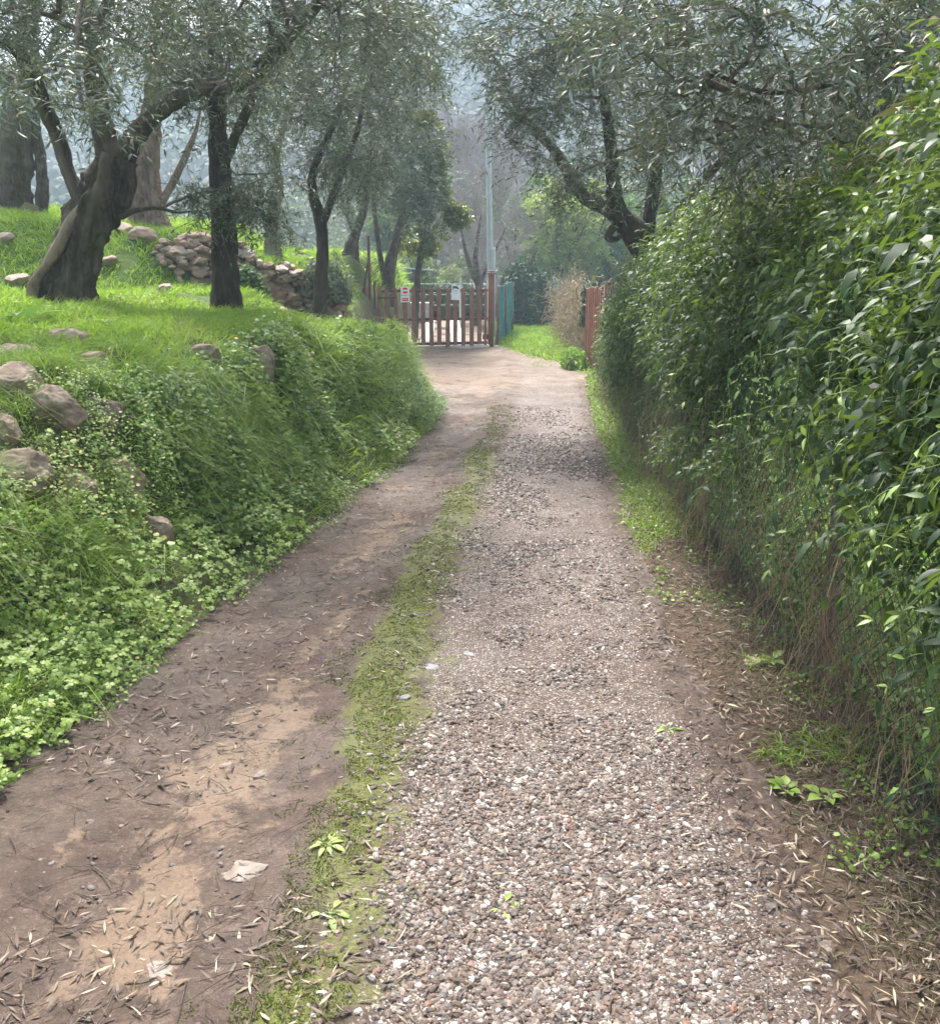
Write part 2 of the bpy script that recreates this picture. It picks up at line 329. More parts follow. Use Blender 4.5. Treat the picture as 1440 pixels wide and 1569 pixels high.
M['pale_stone'] = stone_mat('pale_pebble', [(.2, (.176, .136, .112)), (.6, (.272, .224, .192)), (.9, (.352, .312, .280))], 0)
M['grey_stone'] = stone_mat('grey_pebble', [(.2, (.17, .17, .18)), (.6, (.28, .28, .29)), (.9, (.4, .4, .4))], 0)
# ground
def ground_mat():
    m, N, L, bs = mat('soil_and_turf')
    n = noise(N, L, 2.2, 8, .65); n2 = noise(N, L, 18, 6, .7); n3 = noise(N, L, .12, 5, .6)
    soil = ramp(N, L, n2, [(.3, (.045, .03, .02)), (.55, (.08, .057, .042)), (.8, (.16, .12, .09))])
    turf = ramp(N, L, n2, [(.3, (.035, .07, .015)), (.6, (.09, .16, .03)), (.85, (.16, .24, .06))])
    f = math_(N, L, 'ADD', attr(N, 'green'), math_(N, L, 'MULTIPLY', math_(N, L, 'SUBTRACT', n, .5), 1.6), True)
    c = mix(N, L, f, soil, turf)
    wood = ramp(N, L, n3, [(.35, (.04, .06, .03)), (.5, (.075, .085, .05)), (.65, (.12, .095, .08))])
    c = mix(N, L, attr(N, 'far'), c, wood)
    L.new(c, bs.inputs['Base Color']); bs.inputs['Roughness'].default_value = .95; bs.inputs['Specular IOR Level'].default_value = .15
    b = bump(N, L, None, n, .6, .05); bump(N, L, bs, n2, .7, .015, b); return m
M['ground'] = ground_mat()
def path_mat():
    m, N, L, bs = mat('gravel_track')
    t = N.new('ShaderNodeTexCoord'); O = t.outputs['Object']
    nb = noise(N, L, 1.6, 5, .6); nw = noise(N, L, 3.7, 6, .7); nm = noise(N, L, 9, 8, .7); nf = noise(N, L, 70, 6, .75); ng = noise(N, L, 240, 3, .7)
    mud = ramp(N, L, nm, [(.3, (.044, .030, .023)), (.5, (.080, .054, .043)), (.7, (.126, .090, .071))])
    mud = mix(N, L, ramp(N, L, nf, [(.5, (0, 0, 0)), (.72, (.6, .6, .6))]), mud, (.27, .2, .16))
    mud = mix(N, L, ramp(N, L, ng, [(.36, (.65, .65, .65)), (.5, (0, 0, 0))]), mud, (.04, .027, .02))
    mud = mix(N, L, ramp(N, L, nw, [(.42, (0, 0, 0)), (.62, (.75, .75, .75))]), mud, (.055, .037, .03))
    tan = ramp(N, L, nf, [(.3, (.12, .083, .060)), (.6, (.175, .122, .086)), (.8, (.26, .20, .15))])
    mt = math_(N, L, 'ADD', attr(N, 'tan'), math_(N, L, 'ADD', math_(N, L, 'MULTIPLY', math_(N, L, 'SUBTRACT', nm, .5), 2.0), math_(N, L, 'MULTIPLY', math_(N, L, 'SUBTRACT', nw, .52), 2.4)))
    c = mix(N, L, ramp(N, L, mt, [(.38, (0, 0, 0)), (.62, (1, 1, 1))]), mud, tan)
    # small stones: two voronoi sizes
    mask = attr(N, 'gravel')
    vs = []
    for sc in (85, 170):
        v = N.new('ShaderNodeTexVoronoi'); v.inputs['Scale'].default_value = sc; L.new(O, v.inputs['Vector'])
        sep = N.new('ShaderNodeSeparateColor'); L.new(v.outputs['Color'], sep.inputs[0]); vs.append((v.outputs['Distance'], sep.outputs[0], sep.outputs[1]))
    stops = [(0, (.054, .04, .034)), (.25, (.10, .07, .057)), (.45, (.15, .11, .09)), (.60, (.10, .09, .092)), (.75, (.19, .155, .135)), (.90, (.31, .28, .255)), (.98, (.38, .35, .33)), (1, (.16, .09, .065))]
    for dist, r1, r2 in vs:
        col = ramp(N, L, r1, stops)
        on = math_(N, L, 'LESS_THAN', dist, .50)
        sel = math_(N, L, 'LESS_THAN', r2, math_(N, L, 'ADD', math_(N, L, 'MULTIPLY', mask, .95), math_(N, L, 'MULTIPLY', math_(N, L, 'SUBTRACT', nb, .55), .4)))
        c = mix(N, L, math_(N, L, 'MULTIPLY', on, sel), c, mix(N, L, math_(N, L, 'ADD', mask, .35, True), (.09, .065, .052), col))
    mossc = ramp(N, L, nf, [(.3, (.035, .045, .010)), (.5, (.10, .125, .016)), (.75, (.19, .215, .03))])
    mm = math_(N, L, 'ADD', attr(N, 'moss'), math_(N, L, 'MULTIPLY', math_(N, L, 'SUBTRACT', nm, .5), 1.7))
    mf = math_(N, L, 'MULTIPLY', ramp(N, L, mm, [(.48, (0, 0, 0)), (.8, (.85, .85, .85))]), ramp(N, L, ng, [(.40, (.25, .25, .25)), (.55, (1, 1, 1))])); c = mix(N, L, mf, c, mossc)
    L.new(c, bs.inputs['Base Color'])
    L.new(ramp(N, L, nb, [(.35, (.55, .55, .55)), (.6, (.9, .9, .9))]), bs.inputs['Roughness']); bs.inputs['Specular IOR Level'].default_value = .3
    b = bump(N, L, None, nm, .7, .02); b = bump(N, L, None, nf, .6, .006, b)
    h = math_(N, L, 'MULTIPLY', math_(N, L, 'SUBTRACT', .6, vs[0][0]), mask); bump(N, L, bs, h, .8, .006, b)
    return m
M['path'] = path_mat()
# ------------------------------------------------------------------ terrain
LY = [-20, -5, 2, 2.7, 4.2, 6, 7.7, 9.4, 10.4, 11.0, 11.8, 13, 15, 17, 18.5, 19.5, 21, 24, 30, 60]
LX = [-1.9, -1.8, -1.62, -1.54, -1.29, -.97, -.67, -.45, -.38, -.50, -.95, -1.45, -1.8, -1.86, -1.8, -1.75, -1.7, -1.6, -1.9, -4]
def Ledge(y): return np.interp(y, LY, LX)
RY = [-20, 0, 2.4, 3.6, 5.6, 8, 10, 12.4, 14, 15, 16.5, 17.5, 18.4, 60]
RX = [.85, .85, .88, .88, 1.0, 1.2, 1.36, 1.58, 1.75, 1.7, 1.25, .9, .5, .4]
def Redge(y): return np.interp(y, RY, RX)
def Moss(y): return np.interp(y, [0, 2.4, 4.4, 7.7, 10.6, 14], [-.45, -.37, -.27, .11, .38, .6])
def Tan(y): return np.interp(y, [0, 2.4, 3.6, 5, 6.3, 10, 14], [-.95, -.82, -.75, -.59, -.44, 0, .3])
def FX(y): return np.interp(y, [-3, 0, 3, 6, 9, 12, 13.8], [1.28, 1.3, 1.34, 1.41, 1.56, 1.84, 2.12])
PD = np.array([-.05, .02, .12, .3, .45, .55, .68, .8, .95, 1.2, 2, 4, 9])
PZ = np.array([0, .03, .10, .22, .38, .62, .84, .97, 1.06, 1.12, 1.18, 1.26, 1.3])
def relief(x, y):
    mo = Moss(y); z = .028*np.exp(-((x-mo)/.17)**2)-.03*np.exp(-((x-(mo-.62))/.30)**2)-.012*np.exp(-((x-(mo+.62))/.3)**2)
    return z + .012*fb(x, y, 2.1, 3) + .006*fb(x, y, 12, 3)+.006*np.abs(fb(x, y, 5, 2))
def fac(y): return np.interp(y, [3.5, 7.5, 11], [1, .62, .5])
def height(x, y):
    x = np.asarray(x, float); y = np.asarray(y, float); x, y = np.broadcast_arrays(x, y)
    near = sst((60-np.hypot(x, y))/20)
    d = Ledge(y)-x + .07*fb(x, y, 1.6, 3)*sst((Ledge(y)-x)/.2)
    de = d/fac(y); b = np.interp(de, PD, PZ)*near*(1-.27*sst((y-7.2)/3)*sst((de*fac(y)+.0)/.2)*sst((2.2-de*fac(y))/.8))
    b = b + (np.where(d > .1, .05*fb(x, y, 2.5, 3), 0)+.15*fb(x, y, 2.9, 3)*sst(de/.3)*sst((1.3-de)/.4))*near
    yw = np.interp(x, [-14, -8, -5, -4, -3, -2, -1.4], [8.5, 10, 10.8, 11.2, 11.8, 12.3, 12.8]); e = y-yw
    mk = sst((-1.45-x)/.4)*(y < 60); wd = np.interp(x, [-6, -3.9, -3.3], [2.3, 1.9, .25]); e2 = e+np.interp(x, [-6, -3.9, -3.3], [1.3, 1.1, 0])
    up = (np.interp(x, [-7, -3.5], [.85, .62])*sst(e2/wd)+.07*np.clip(e, 0, 4))*mk
    drop = sst((e-5.5)/6)*sst((-3-x)/1.5)*(4.2)
    z = b + up*near - drop*near
    # path bed slightly sunk under the track sheet
    inp = sst((x-Ledge(y)+.02)/.06)*sst((Redge(y)-x+.02)/.06)*(y < 18.8)
    z = np.where(d < 0, z+.012*fb(x, y, 3, 3)*near, z) - .05*inp
    # valley and hill
    r = np.hypot(x, y); az = np.degrees(np.arctan2(x, np.maximum(y, .01)))
    H = np.interp(az, [-180, -60, -30, -24, -16, -6, 0, 20, 60, 180], [20, 30, 38, 38, 48, 58, 62, 70, 60, 20])
    hill = sst((r-48)/215)*H*(1+.05*fb(x, y, .012, 3))+sst((r-60)/100)*2.5*fb(x, y, .03, 3)
    side = np.where(y < 0, sst((y+40)/40), 1)
    return z + hill*side*1.0 - 1.2*sst((r-28)/20)*sst((90-r)/40)
def geo_axis(lo, hi, step, far_lo, far_hi, g=1.16):
    a = list(np.arange(lo, hi+1e-6, step)); s = step; p = lo; L_ = []
    while p > far_lo: s *= g; p -= s; L_.append(p)
    s = step; p = a[-1]; R_ = []
    while p < far_hi: s = min(s*g, 12); p += s; R_.append(p)
    return np.array(L_[::-1]+a+R_)
xs = geo_axis(-7, 3, .06, -420, 420); ys = geo_axis(.5, 19.5, .06, -60, 460)
X, Y = np.meshgrid(xs, ys); Z = height(X, Y); nx = len(xs); ny = len(ys)
idx = np.arange(nx*ny).reshape(ny, nx)
g = G(); g.add(np.stack([X, Y, Z], -1), Q=np.stack([idx[:-1, :-1], idx[:-1, 1:], idx[1:, 1:], idx[1:, :-1]], -1).reshape(-1, 4))
dL = (Ledge(Y)-X); rr = np.hypot(X, Y)
green = np.where(dL > 1.0, .75, np.where(dL > 0, .45, np.where(X > Redge(Y), np.where(X > FX(Y)+.4, .8, -.15+.6*sst((Y-5)/4)), .1)))
green = np.where(Y > 18.6, np.where((X > -1.7) & (X < .4), .0, .8), green)
kind(g.build('ground', M['ground'], attrs={'green': green.ravel(), 'far': sst((rr-45)/25).ravel()}), 'structure')
def hz(x, y): return float(height(np.array([x]), np.array([y]))[0])
def normal(x, y, e=.04):
    zx = (height(x+e, y)-height(x-e, y))/(2*e); zy = (height(x, y+e)-height(x, y-e))/(2*e)
    return nrm(np.stack([-zx, -zy, np.ones_like(zx)], -1))
# track sheet
def sheet(y0, y1, ny_, n):
    yy = y0*(y1/y0)**np.linspace(0, 1, ny_); t = np.linspace(0, 1, n)
    Yp = np.repeat(yy[:, None], n, 1); a = Ledge(Yp)-.10+.05*fb(Yp*0, Yp, 2.5, 3); b = Redge(Yp)+.10+.06*fb(Yp*0+9, Yp, 2.1, 3)
    Xp = a+(b-a)*t[None]; ed = np.minimum(Xp-a, b-Xp)
    return Xp, Yp, ed
def path_z(x, y, ed=None):
    z = relief(x, y)
    return z if ed is None else z-.07*(1-sst(ed/.10))
Xp, Yp, ed = sheet(.5, 18.7, 620, 230)
Zp = path_z(Xp, Yp, ed)+.002*fb(Xp, Yp, 40, 2)
idx = np.arange(Xp.size).reshape(Xp.shape); g = G()
g.add(np.stack([Xp, Yp, Zp], -1), Q=np.stack([idx[:-1, :-1], idx[:-1, 1:], idx[1:, 1:], idx[1:, :-1]], -1).reshape(-1, 4))
mo = Moss(Yp)
moss_a = np.exp(-((Xp-mo+.05*fb(Xp,Yp,2,2))/(.13))**2)*(.9+.5*fb(Xp, Yp, 2.1, 3))*sst((10.2-Yp)/3) + .42*np.exp(-((Xp-mo-.22)/.25)**2)*sst((9-Yp)/3) + .5*np.exp(-((Xp-Redge(Yp))/.14)**2)*sst((Yp-4)/3)
tan_a = .50*np.exp(-((Xp-Tan(Yp)+.06*fb(Xp,Yp,1.3,2))/.19)**2)*(1+1.1*fb(Xp, Yp, 2.6, 3))*(1-.4*sst((Yp-4.5)/4)) + .75*sst((Yp-9.5)/4)
gr_a = sst((Xp-mo-.10)/.14)*sst((Redge(Yp)-.02-Xp)/.22)*(.95+.2*fb(Xp, Yp, 1.2, 3)) + .0
gr_a = gr_a*(1-.70*sst((Yp-11)/3.5)) + .12*sst((Yp-8)/3)
kind(g.build('path', M['path'], attrs={'moss': moss_a.ravel(), 'tan': tan_a.ravel(), 'gravel': gr_a.ravel()}), 'structure')
# drive beyond the gate with two pale strips
for nm, xa, xb, z_, mt in (('driveway', -1.75, .42, .006, 'path'), ('wheel_strip', -1.02, -.76, .022, 'slab'), ('wheel_strip', -.36, -.08, .022, 'slab')):
    g = G(); yy = np.linspace(18.6, 27, 60); tt = np.linspace(0, 1, 8)
    YY, TT = np.meshgrid(yy, tt, indexing='ij'); XX = xa+(xb-xa)*TT - .03*(YY-18.6)
    idx = np.arange(XX.size).reshape(XX.shape)
    g.add(np.stack([XX, YY, z_+.012*fb(XX, YY, 2, 2) if nm == 'driveway' else z_+.012*fb(XX, YY, 2, 2)], -1), Q=np.stack([idx[:-1, :-1], idx[1:, :-1], idx[1:, 1:], idx[:-1, 1:]], -1).reshape(-1, 4)[:, ::-1])
    kind(g.build(nm, M[mt], attrs={'moss': np.zeros(XX.size), 'tan': np.full(XX.size, .8), 'gravel': np.full(XX.size, .15)}), 'structure')
# concrete threshold under the gate
g = G(); box(g, (-.55, 18.32, .0), (1.9, .16, .09), .19, .01); kind(g.build('threshold', M['slab']), 'structure')
# ------------------------------------------------------------------ gravel, litter, moss
n = 95000; y = 1.35*(10.5/1.35)**(RS.rand(n)**.95); mo = Moss(y); x = mo-.05+(Redge(y)+.04-mo)*RS.rand(n)**.75
keep = (RS.rand(n) < sst((fb(x, y, 1.2, 3) + .45*fb(x, y, 5, 2)+.42)/.8)) & (RS.rand(n) < .12+.88*sst((x-mo-.05+.1*fb(x,y,3,2))/.3)) & (RS.rand(n) < .15+.85*sst((Redge(y)-.12-x+.14*fb(x,y,2,2))/.32)) & (RS.rand(n) < 1-.9*sst((y-5.5)/5)); x, y = x[keep], y[keep]; n = len(x)
S = .0026+.0088*RS.rand(n)**3.0+.009*(RS.rand(n) > .985)*RS.rand(n) + .0007*y; P = np.stack([x, y, path_z(x, y)-S*.05], 1)
g = G(); nr = y < 3.4; A = RS.rand(n)
chunks(g, P[nr][:34000], S[nr][:34000], 1, A[nr][:34000], .65); chunks(g, P[~nr], S[~nr]*1.15, 0, A[~nr], .65)
m_ = 1500; y = 1.35*(7/1.35)**RS.rand(m_); x = Ledge(y)+.1+(Moss(y)-Ledge(y))*RS.rand(m_); S = .003+.010*RS.rand(m_)**4
k = fb(x, y, 2.2, 2) > -.05; x, y, S = x[k], y[k], S[k]
chunks(g, np.stack([x, y, path_z(x, y)], 1), S, 1, .75*RS.rand(len(x)), .6)
kind(g.build('gravel', M['pebble'], smooth=False), 'stuff')
def litter(n, fx, ylo, yhi, lo=.03, hi=.055, zf=path_z, dens=None, wf=.135):
    y = ylo*(yhi/ylo)**RS.rand(n); x = fx(y, RS.rand(n)); 
    if dens is not None: k = dens(x, y); x, y = x[k], y[k]
    n = len(x); a = RS.rand(n)*6.28; z = zf(x, y)+.003+.008*RS.rand(n)**2
    D = np.stack([np.cos(a), np.sin(a), .25*(RS.rand(n)-.5)], 1); N_ = nrm(np.stack([.5*RS.randn(n), .5*RS.randn(n), np.ones(n)], 1))
    L = lo*.5+(hi-lo*.5)*RS.rand(n)**.8
    leaves(g, np.stack([x, y, z], 1), D, N_, L, L*wf*(.7+.6*RS.rand(n)), RS.rand(n)**1.5*.97, curl=.7*(RS.rand(n)-.4), fold=.8*RS.rand())
g = G()
litter(6500, lambda y, r: Ledge(y)+.05+(Moss(y)+.05-Ledge(y))*r, 1.4, 11, dens=lambda x, y: fb(x, y, 1.7, 3) > -.2)
litter(2600, lambda y, r: Moss(y)+(Redge(y)-Moss(y))*r, 1.4, 11, dens=lambda x, y: fb(x, y, 1.9, 3, 4.) > -.05)
litter(9000, lambda y, r: Redge(y)-.12+(FX(y)+.2-Redge(y))*r**.8, 1.4, 13, .022, .052, zf=lambda x, y: height(x, y)+.06*(x < Redge(y))+.01*RS.rand(len(x)))
kind(g.build('leaf_litter', M['litter']), 'stuff')
g = G(); n = 2300; y = 1.4*(10/1.4)**RS.rand(n); r = RS.rand(n); x = np.where(r < .5, Ledge(y)+.05+(Moss(y)-Ledge(y))*RS.rand(n), Moss(y)+(FX(y)-Moss(y))*RS.rand(n)**.6)
a = RS.rand(n)*6.28; L = .03+.12*RS.rand(n)**2; z = np.maximum(path_z(x, y), height(x, y))+.006; t = np.linspace(0, 1, 5)
cv = (RS.rand(n)-.5)*1.0
C = np.stack([x[:, None]+L[:, None]*(np.cos(a)[:, None]*t-np.sin(a)[:, None]*cv[:, None]*t*(1-t)), y[:, None]+L[:, None]*(np.sin(a)[:, None]*t+np.cos(a)[:, None]*cv[:, None]*t*(1-t)), z[:, None]+.006*RS.rand(n, 5)], -1)
tubes(g, C, np.outer(.0007+.0013*RS.rand(n), [1, .9, .8, .6, .4])); kind(g.build('fallen_twigs', M['twig']), 'stuff')
# moss cushions: thousands of short shoots on the strip
g = G(); n = 90000; y = 1.4*(10.5/1.4)**RS.rand(n); x = Moss(y)+.19*RS.randn(n)
k = (np.exp(-((x-Moss(y))/.15)**2)+.8*fb(x, y, 9, 3) + .3*fb(x, y, 2, 2) > .62); x, y = x[k], y[k]; n = len(x)
blades(g, np.stack([x, y, path_z(x, y)-.001], 1), np.stack([RS.randn(n)*.5, RS.randn(n)*.5, np.ones(n)], 1), .003+.007*RS.rand(n), .0022+.0006*y, RS.rand(n)*.8, .4)
M['moss'] = leaf_mat('moss_shoot', [(0, (.05, .08, .01)), (.6, (.14, .18, .016)), (1, (.25, .29, .035))], None, .3, .6)
kind(g.build('moss', M['moss']), 'stuff')
# ------------------------------------------------------------------ bank vegetation
arc = np.concatenate([[0], np.cumsum(np.hypot(np.diff(PD), np.diff(PZ)))])
def bank_pts(n, s0, s1, y0, y1, pw=1.0):
    y = y0*(y1/y0)**(RS.rand(n)**pw); s = s0+(s1-s0)*RS.rand(n); d = np.interp(s, arc, PD)*fac(y); x = Ledge(y)-d
    return x, y, s
def put(x, y, off=0): return np.stack([x, y, height(x, y)+off], 1)
STONES = []   # (u, v) of the photo used only to find where they sit on the bank
def on_bank(u, v):
    """walk along the sight line until it meets the terrain"""
    prev = None
    for Yv in np.arange(2.0, 22, .03):
        p = W(u, v, Yv)
        if p[2] < hz(p[0], p[1]): return p
    return W(u, v, 12)
bank_stones = [
 (25, 590, .17, .12, 'pale rounded stone with lichen at the left end of the bank', 'stone'),
 (90, 632, .16, .12, 'brown blocky stone in the bank face, left one of a pair', 'stone_dark'),
 (150, 640, .14, .12, 'brown cracked stone beside the grass tuft in the bank face, right one of a pair', 'stone_dark'),
 (112, 525, .17, .07, 'smooth tan boulder on top of the bank below the leaning olive', 'stone'),
 (148, 553, .14, .07, 'small flat tan stone just under the smooth tan boulder', 'stone'),
 (25, 540, .20, .05, 'long flat pale stone on the bank top at the far left', 'stone'),
 (180, 735, .17, .15, 'pale angular stone low in the bank face among tall grass', 'stone'),
 (115, 757, .15, .13, 'dark rounded stone low in the bank, left of the pale angular one', 'stone_dark'),
 (20, 730, .18, .14, 'big grey stone half buried low in the bank at the left edge', 'stone_dark'),
 (240, 815, .13, .09, 'brown stone sunk in clover near the foot of the bank', 'stone_dark'),
 (395, 565, .19, .22, 'pointed grey stone standing upright in the middle of the bank', 'stone_dark'),
 (437, 520, .14, .10, 'reddish stone on the bank rim below the slender olive', 'stone'),
 (455, 545, .16, .08, 'flat mossy yellow stone beneath the reddish rim stone', 'stone'),
 (470, 602, .14, .12, 'small grey stone right of the upright pointed stone', 'stone_dark'),
 (310, 545, .16, .07, 'brown stone nearly hidden by creeping leaves on the bank rim', 'stone_dark'),
 (5, 663, .10, .08, 'small orange-brown stone jutting from the bank at the frame edge', 'stone'),
 (120, 965, .0, .0, '', ''),
]
SPOT = []
for i, (u, v, a_, b_, lab, mt) in enumerate(bank_stones):
    if a_ == 0: continue
    p = on_bank(u, v); N_ = normal(np.array([p[0]]), np.array([p[1]]))[0]
    c = p - N_*.02; g = G(); c = c+N_*.02; rock(g, c, (a_*.70, a_*.58, b_*.88), i*1.7, .4*i, 4, rough=.25); SPOT.append((p[0], p[1], a_))
    tag(g.build('stone', M[mt], loc=c), lab, 'stone', 'stones in the overgrown bank')
SP = np.array(SPOT)
def clear(x, y, f=.8):
    d = np.min(np.hypot(x[:, None]-SP[None, :, 0], (y[:, None]-SP[None, :, 1]))/SP[None, :, 2], 1); return d > f
# creeping small leaves (clover, chickweed)
g = G()
def creep(n, s0, s1, y0, y1, size, hgt, pw=1, thr=-.5, w=.9, kx=(1.5, 0)):
    x, y, s = bank_pts(n, s0, s1, y0, y1, pw)
    k = clear(x, y, .42) & (fb(x, y, 2.2, 3, kx[1]) > thr); x, y = x[k], y[k]; n = len(x)
    N0 = normal(x, y); sz = size*(.5+.9*RS.rand(n))*(1+.06*y); h = hgt*RS.rand(n)**1.3*(1+.5*fb(x, y, 4, 2))
    P = put(x, y)+N0*h[:, None]; sz = sz*(1+.55*np.clip(fb(x, y, 1.3, 2, 2.), -.8, 1)); up = nrm(N0*.5+np.array([[0.1, -.25, .8]])+.38*RS.randn(n, 3))
    D = nrm(np.cross(up, RS.randn(n, 3)))
    leaves(g, P, D, up, sz, sz*w, np.clip(.35*fb(x, y, 1.8, 3)+RS.rand(n)**1.1*.85+.05, 0, .999), curl=.1, fold=.25, t1=.3, t2=.78, w1=.48, w2=.46)
creep(38000, 0, 1.05, 1.6, 4.2, .012, .11, thr=-.1); creep(12000, 0, 1.9, 1.6, 5, .009, .05, thr=-.9, w=.6)
creep(56000, 0, 1.35, 4.2, 11.5, .015, .15, thr=-.15); creep(4500, .2, 1.5, 3, 11.5, .024, .11, thr=.0, kx=(1.5, 8.))
creep(16000, 1.0, 2.4, 1.8, 12, .013, .05, thr=.0)
# three leaflets on little stalks near the camera
x, y, s = bank_pts(6500, 0, 1.3, 1.6, 5.5); k = clear(x, y, .9); x, y = x[k], y[k]; n = len(x); N0 = normal(x, y); P = put(x, y)+N0*(.04+.09*RS.rand(n))[:, None]
up = nrm(N0*.4+[[.1, -.3, .8]]+.3*RS.randn(n, 3)); d0 = nrm(np.cross(up, RS.randn(n, 3))); b0 = np.cross(up, d0); sz = .012+.012*RS.rand(n); A = .35+.6*RS.rand(n)
for th in (0, 2.1, 4.2): leaves(g, P, d0*math.cos(th)+b0*math.sin(th), up, sz, sz*.95, A, curl=.15, fold=.25, t1=.35, t2=.8, w1=.4, w2=.5)
n = 22000; y = 1.4+6*RS.rand(n); x = FX(y)+.1+1.6*RS.rand(n)**1.3; P = put(x, y)+[[0, 0, 1]]*(.02+.16*RS.rand(n)[:, None]**1.5); up = nrm(RS.randn(n, 3)*.5+[[0, -.2, .8]]); sz = .016+.02*RS.rand(n); leaves(g, P, nrm(np.cross(up, RS.randn(n, 3))), up, sz, sz*.7, RS.rand(n))
n = 4200; y = 1.6*(11/1.6)**RS.rand(n); x = Ledge(y)+.0+.16*RS.rand(n)**1.5; k = fb(x, y, 3.5, 3) > .05; x, y = x[k], y[k]; n = len(x); P = np.stack([x, y, path_z(x, y)+.005+.04*RS.rand(n)**2], 1); up = nrm(RS.randn(n, 3)*.4+[[.2, -.2, .8]]); sz = (.010+.010*RS.rand(n)); leaves(g, P, nrm(np.cross(up, RS.randn(n, 3))), up, sz, sz*.85, RS.rand(n), w1=.48, w2=.45, t2=.78)
n = 5200; y = 2*(12.5/2)**RS.rand(n); x = Redge(y)+.02+(FX(y)-Redge(y))*RS.rand(n)**1.2; k = fb(x, y, 3.1, 3, 6.) > .28-.3*sst((y-4)/5); x, y = x[k], y[k]; n = len(x); P = put(x, y)+[[0, 0, 1]]*(.005+.06*RS.rand(n)[:, None]**2); up = nrm(RS.randn(n, 3)*.45+[[0, -.2, .8]]); sz = (.010+.014*RS.rand(n)); leaves(g, P, nrm(np.cross(up, RS.randn(n, 3))), up, sz, sz*.75, .7*RS.rand(n), w1=.48, w2=.42, t2=.75)
kind(g.build('clover_cover', M['clover']), 'stuff')
# round pennywort / ivy leaves in the middle of the face
g = G(); n = 12000; x, y, s = bank_pts(n, .4, 1.45, 2.6, 11); k = clear(x, y, .6) & (fb(x, y, 1.1, 2, 3.) > .0); x, y = x[k], y[k]; n = len(x); N0 = normal(x, y)
P = put(x, y)+N0*(.03+.08*RS.rand(n))[:, None]; up = nrm(N0*.8+[[.15, -.35, .5]]+.3*RS.randn(n, 3)); sz = .018+.02*RS.rand(n)**1.5
leaves(g, P, nrm(np.cross(up, RS.randn(n, 3))), up, sz, sz*.95, RS.rand(n), curl=.08, fold=.1, t1=.25, t2=.78, w1=.5, w2=.44)
kind(g.build('creeping_leaves', M['ivy']), 'stuff')
# grass on the bank, terraces, verges
g = G()
def grass(n, xy, L0, L1, w, bend=.6, spread=.35, A=None, off=0, lift=0):
    x, y = xy; n = len(x); k_ = clear(x, y, .80); A = RS.rand(n) if A is None else np.asarray(A); x, y, A = x[k_], y[k_], A[k_]; n = len(x); N0 = normal(x, y); D = nrm(N0*.35+[[0, 0, .8]]+spread*RS.randn(n, 3)*[[1, 1, .2]])
    L = L0+(L1-L0)*RS.rand(n)**1.5; blades(g, put(x, y, off-.01)+N0*lift, D, L, w*(.6+.8*RS.rand(n)), A, bend*(.4+RS.rand(n)))
x, y, s = bank_pts(52000, 1.0, 3.4, 1.8, 12); grass(0, (x, y), .05, .19, .0055, .7, .4, A=np.clip(.55+.3*fb(x, y, 1.1, 2)+.5*(RS.rand(52000)-.5), 0, 1), lift=.01)
def clumps(nc, per, s0, s1, y0, y1, r): 
    x, y, s = bank_pts(nc, s0, s1, y0, y1); x = np.repeat(x, per)+r*RS.randn(nc*per); y = np.repeat(y, per)+r*RS.randn(nc*per); return x, y
x, y, s = bank_pts(22000, 0, 1.9, 1.7, 11.5); k = fb(x, y, 1.7, 3, 4.) > -.15; grass(0, (x[k], y[k]), .06, .20, .0052, .9, .5, lift=.02, A=np.clip(.5+.3*fb(x[k], y[k], 1.2, 2)+.5*(RS.rand(int(k.sum()))-.5), 0, 1))
grass(0, clumps(170, 50, .05, 1.9, 1.8, 11, .03), .08, .24, .0032, 1.3, .4, A=.25+.6*RS.rand(8500), lift=.03)
grass(0, clumps(85, 130, .35, 1.6, 1.9, 6, .035), .14, .32, .0026, 1.4, .45, A=.55*RS.rand(85*130), lift=.04)
grass(0, clumps(36, 90, .55, 1.5, 5, 11, .06), .14, .30, .0065, 1.4, .45, A=.55*RS.rand(36*90), lift=.04)
# upper meadow
n = 140000; y = 5+ (17-5)*RS.rand(n)**.8; x = -1.2-(y*.62)*RS.rand(n); k = (Ledge(y)-x > np.where(y > 11.5, .12, 1.0)) & (x > -.62*y-.6)
x, y = x[k], y[k]; yw = np.interp(x, [-14, -8, -5, -4, -3, -2, -1.4], [8.5, 10, 10.8, 11.2, 11.8, 12.3, 12.8]); k = ((np.abs(y-yw-.12) > .2) | (x < -3.8)) & ((fb(x, y, 1.5, 2) > -.6) | (y < 9)); grass(0, (x[k], y[k]), .04, .19, .010, .6, .4, A=np.clip(.55+.25*fb(x[k], y[k], .9, 3)+.5*(RS.rand(int(k.sum()))-.5), 0, 1))
# verge right, verge beyond gate
n = 22000; y = 2*(14/2)**RS.rand(n); x = Redge(y)-.03+(FX(y)+.1-Redge(y))*RS.rand(n); k = fb(x, y, 3.2, 3) > (.30-.95*sst((y-4.3)/2.5)); grass(0, (x[k], y[k]), .03, .12, .0055, .9, .5, A=.15+.6*RS.rand(int(k.sum())))
n = 16000; y = 13.8+15*RS.rand(n); x = .6+1.6*RS.rand(n); k = (x > Redge(np.minimum(y, 18.5))-.1+.12*fb(x, y, 2, 2)) & ((fb(x, y, 1.1, 2) > -.3) | (y > 18)); grass(0, (x[k], y[k]), .06, .2, .013, .6, .4, A=.4+.55*RS.rand(int(k.sum())))
n = 700; a = RS.rand(n)*6.28; r = .28*RS.rand(n)**.5; grass(0, (1.22+r*np.cos(a)*1.2, 15.3+r*np.sin(a)), .05, .13, .012, .6, .4)
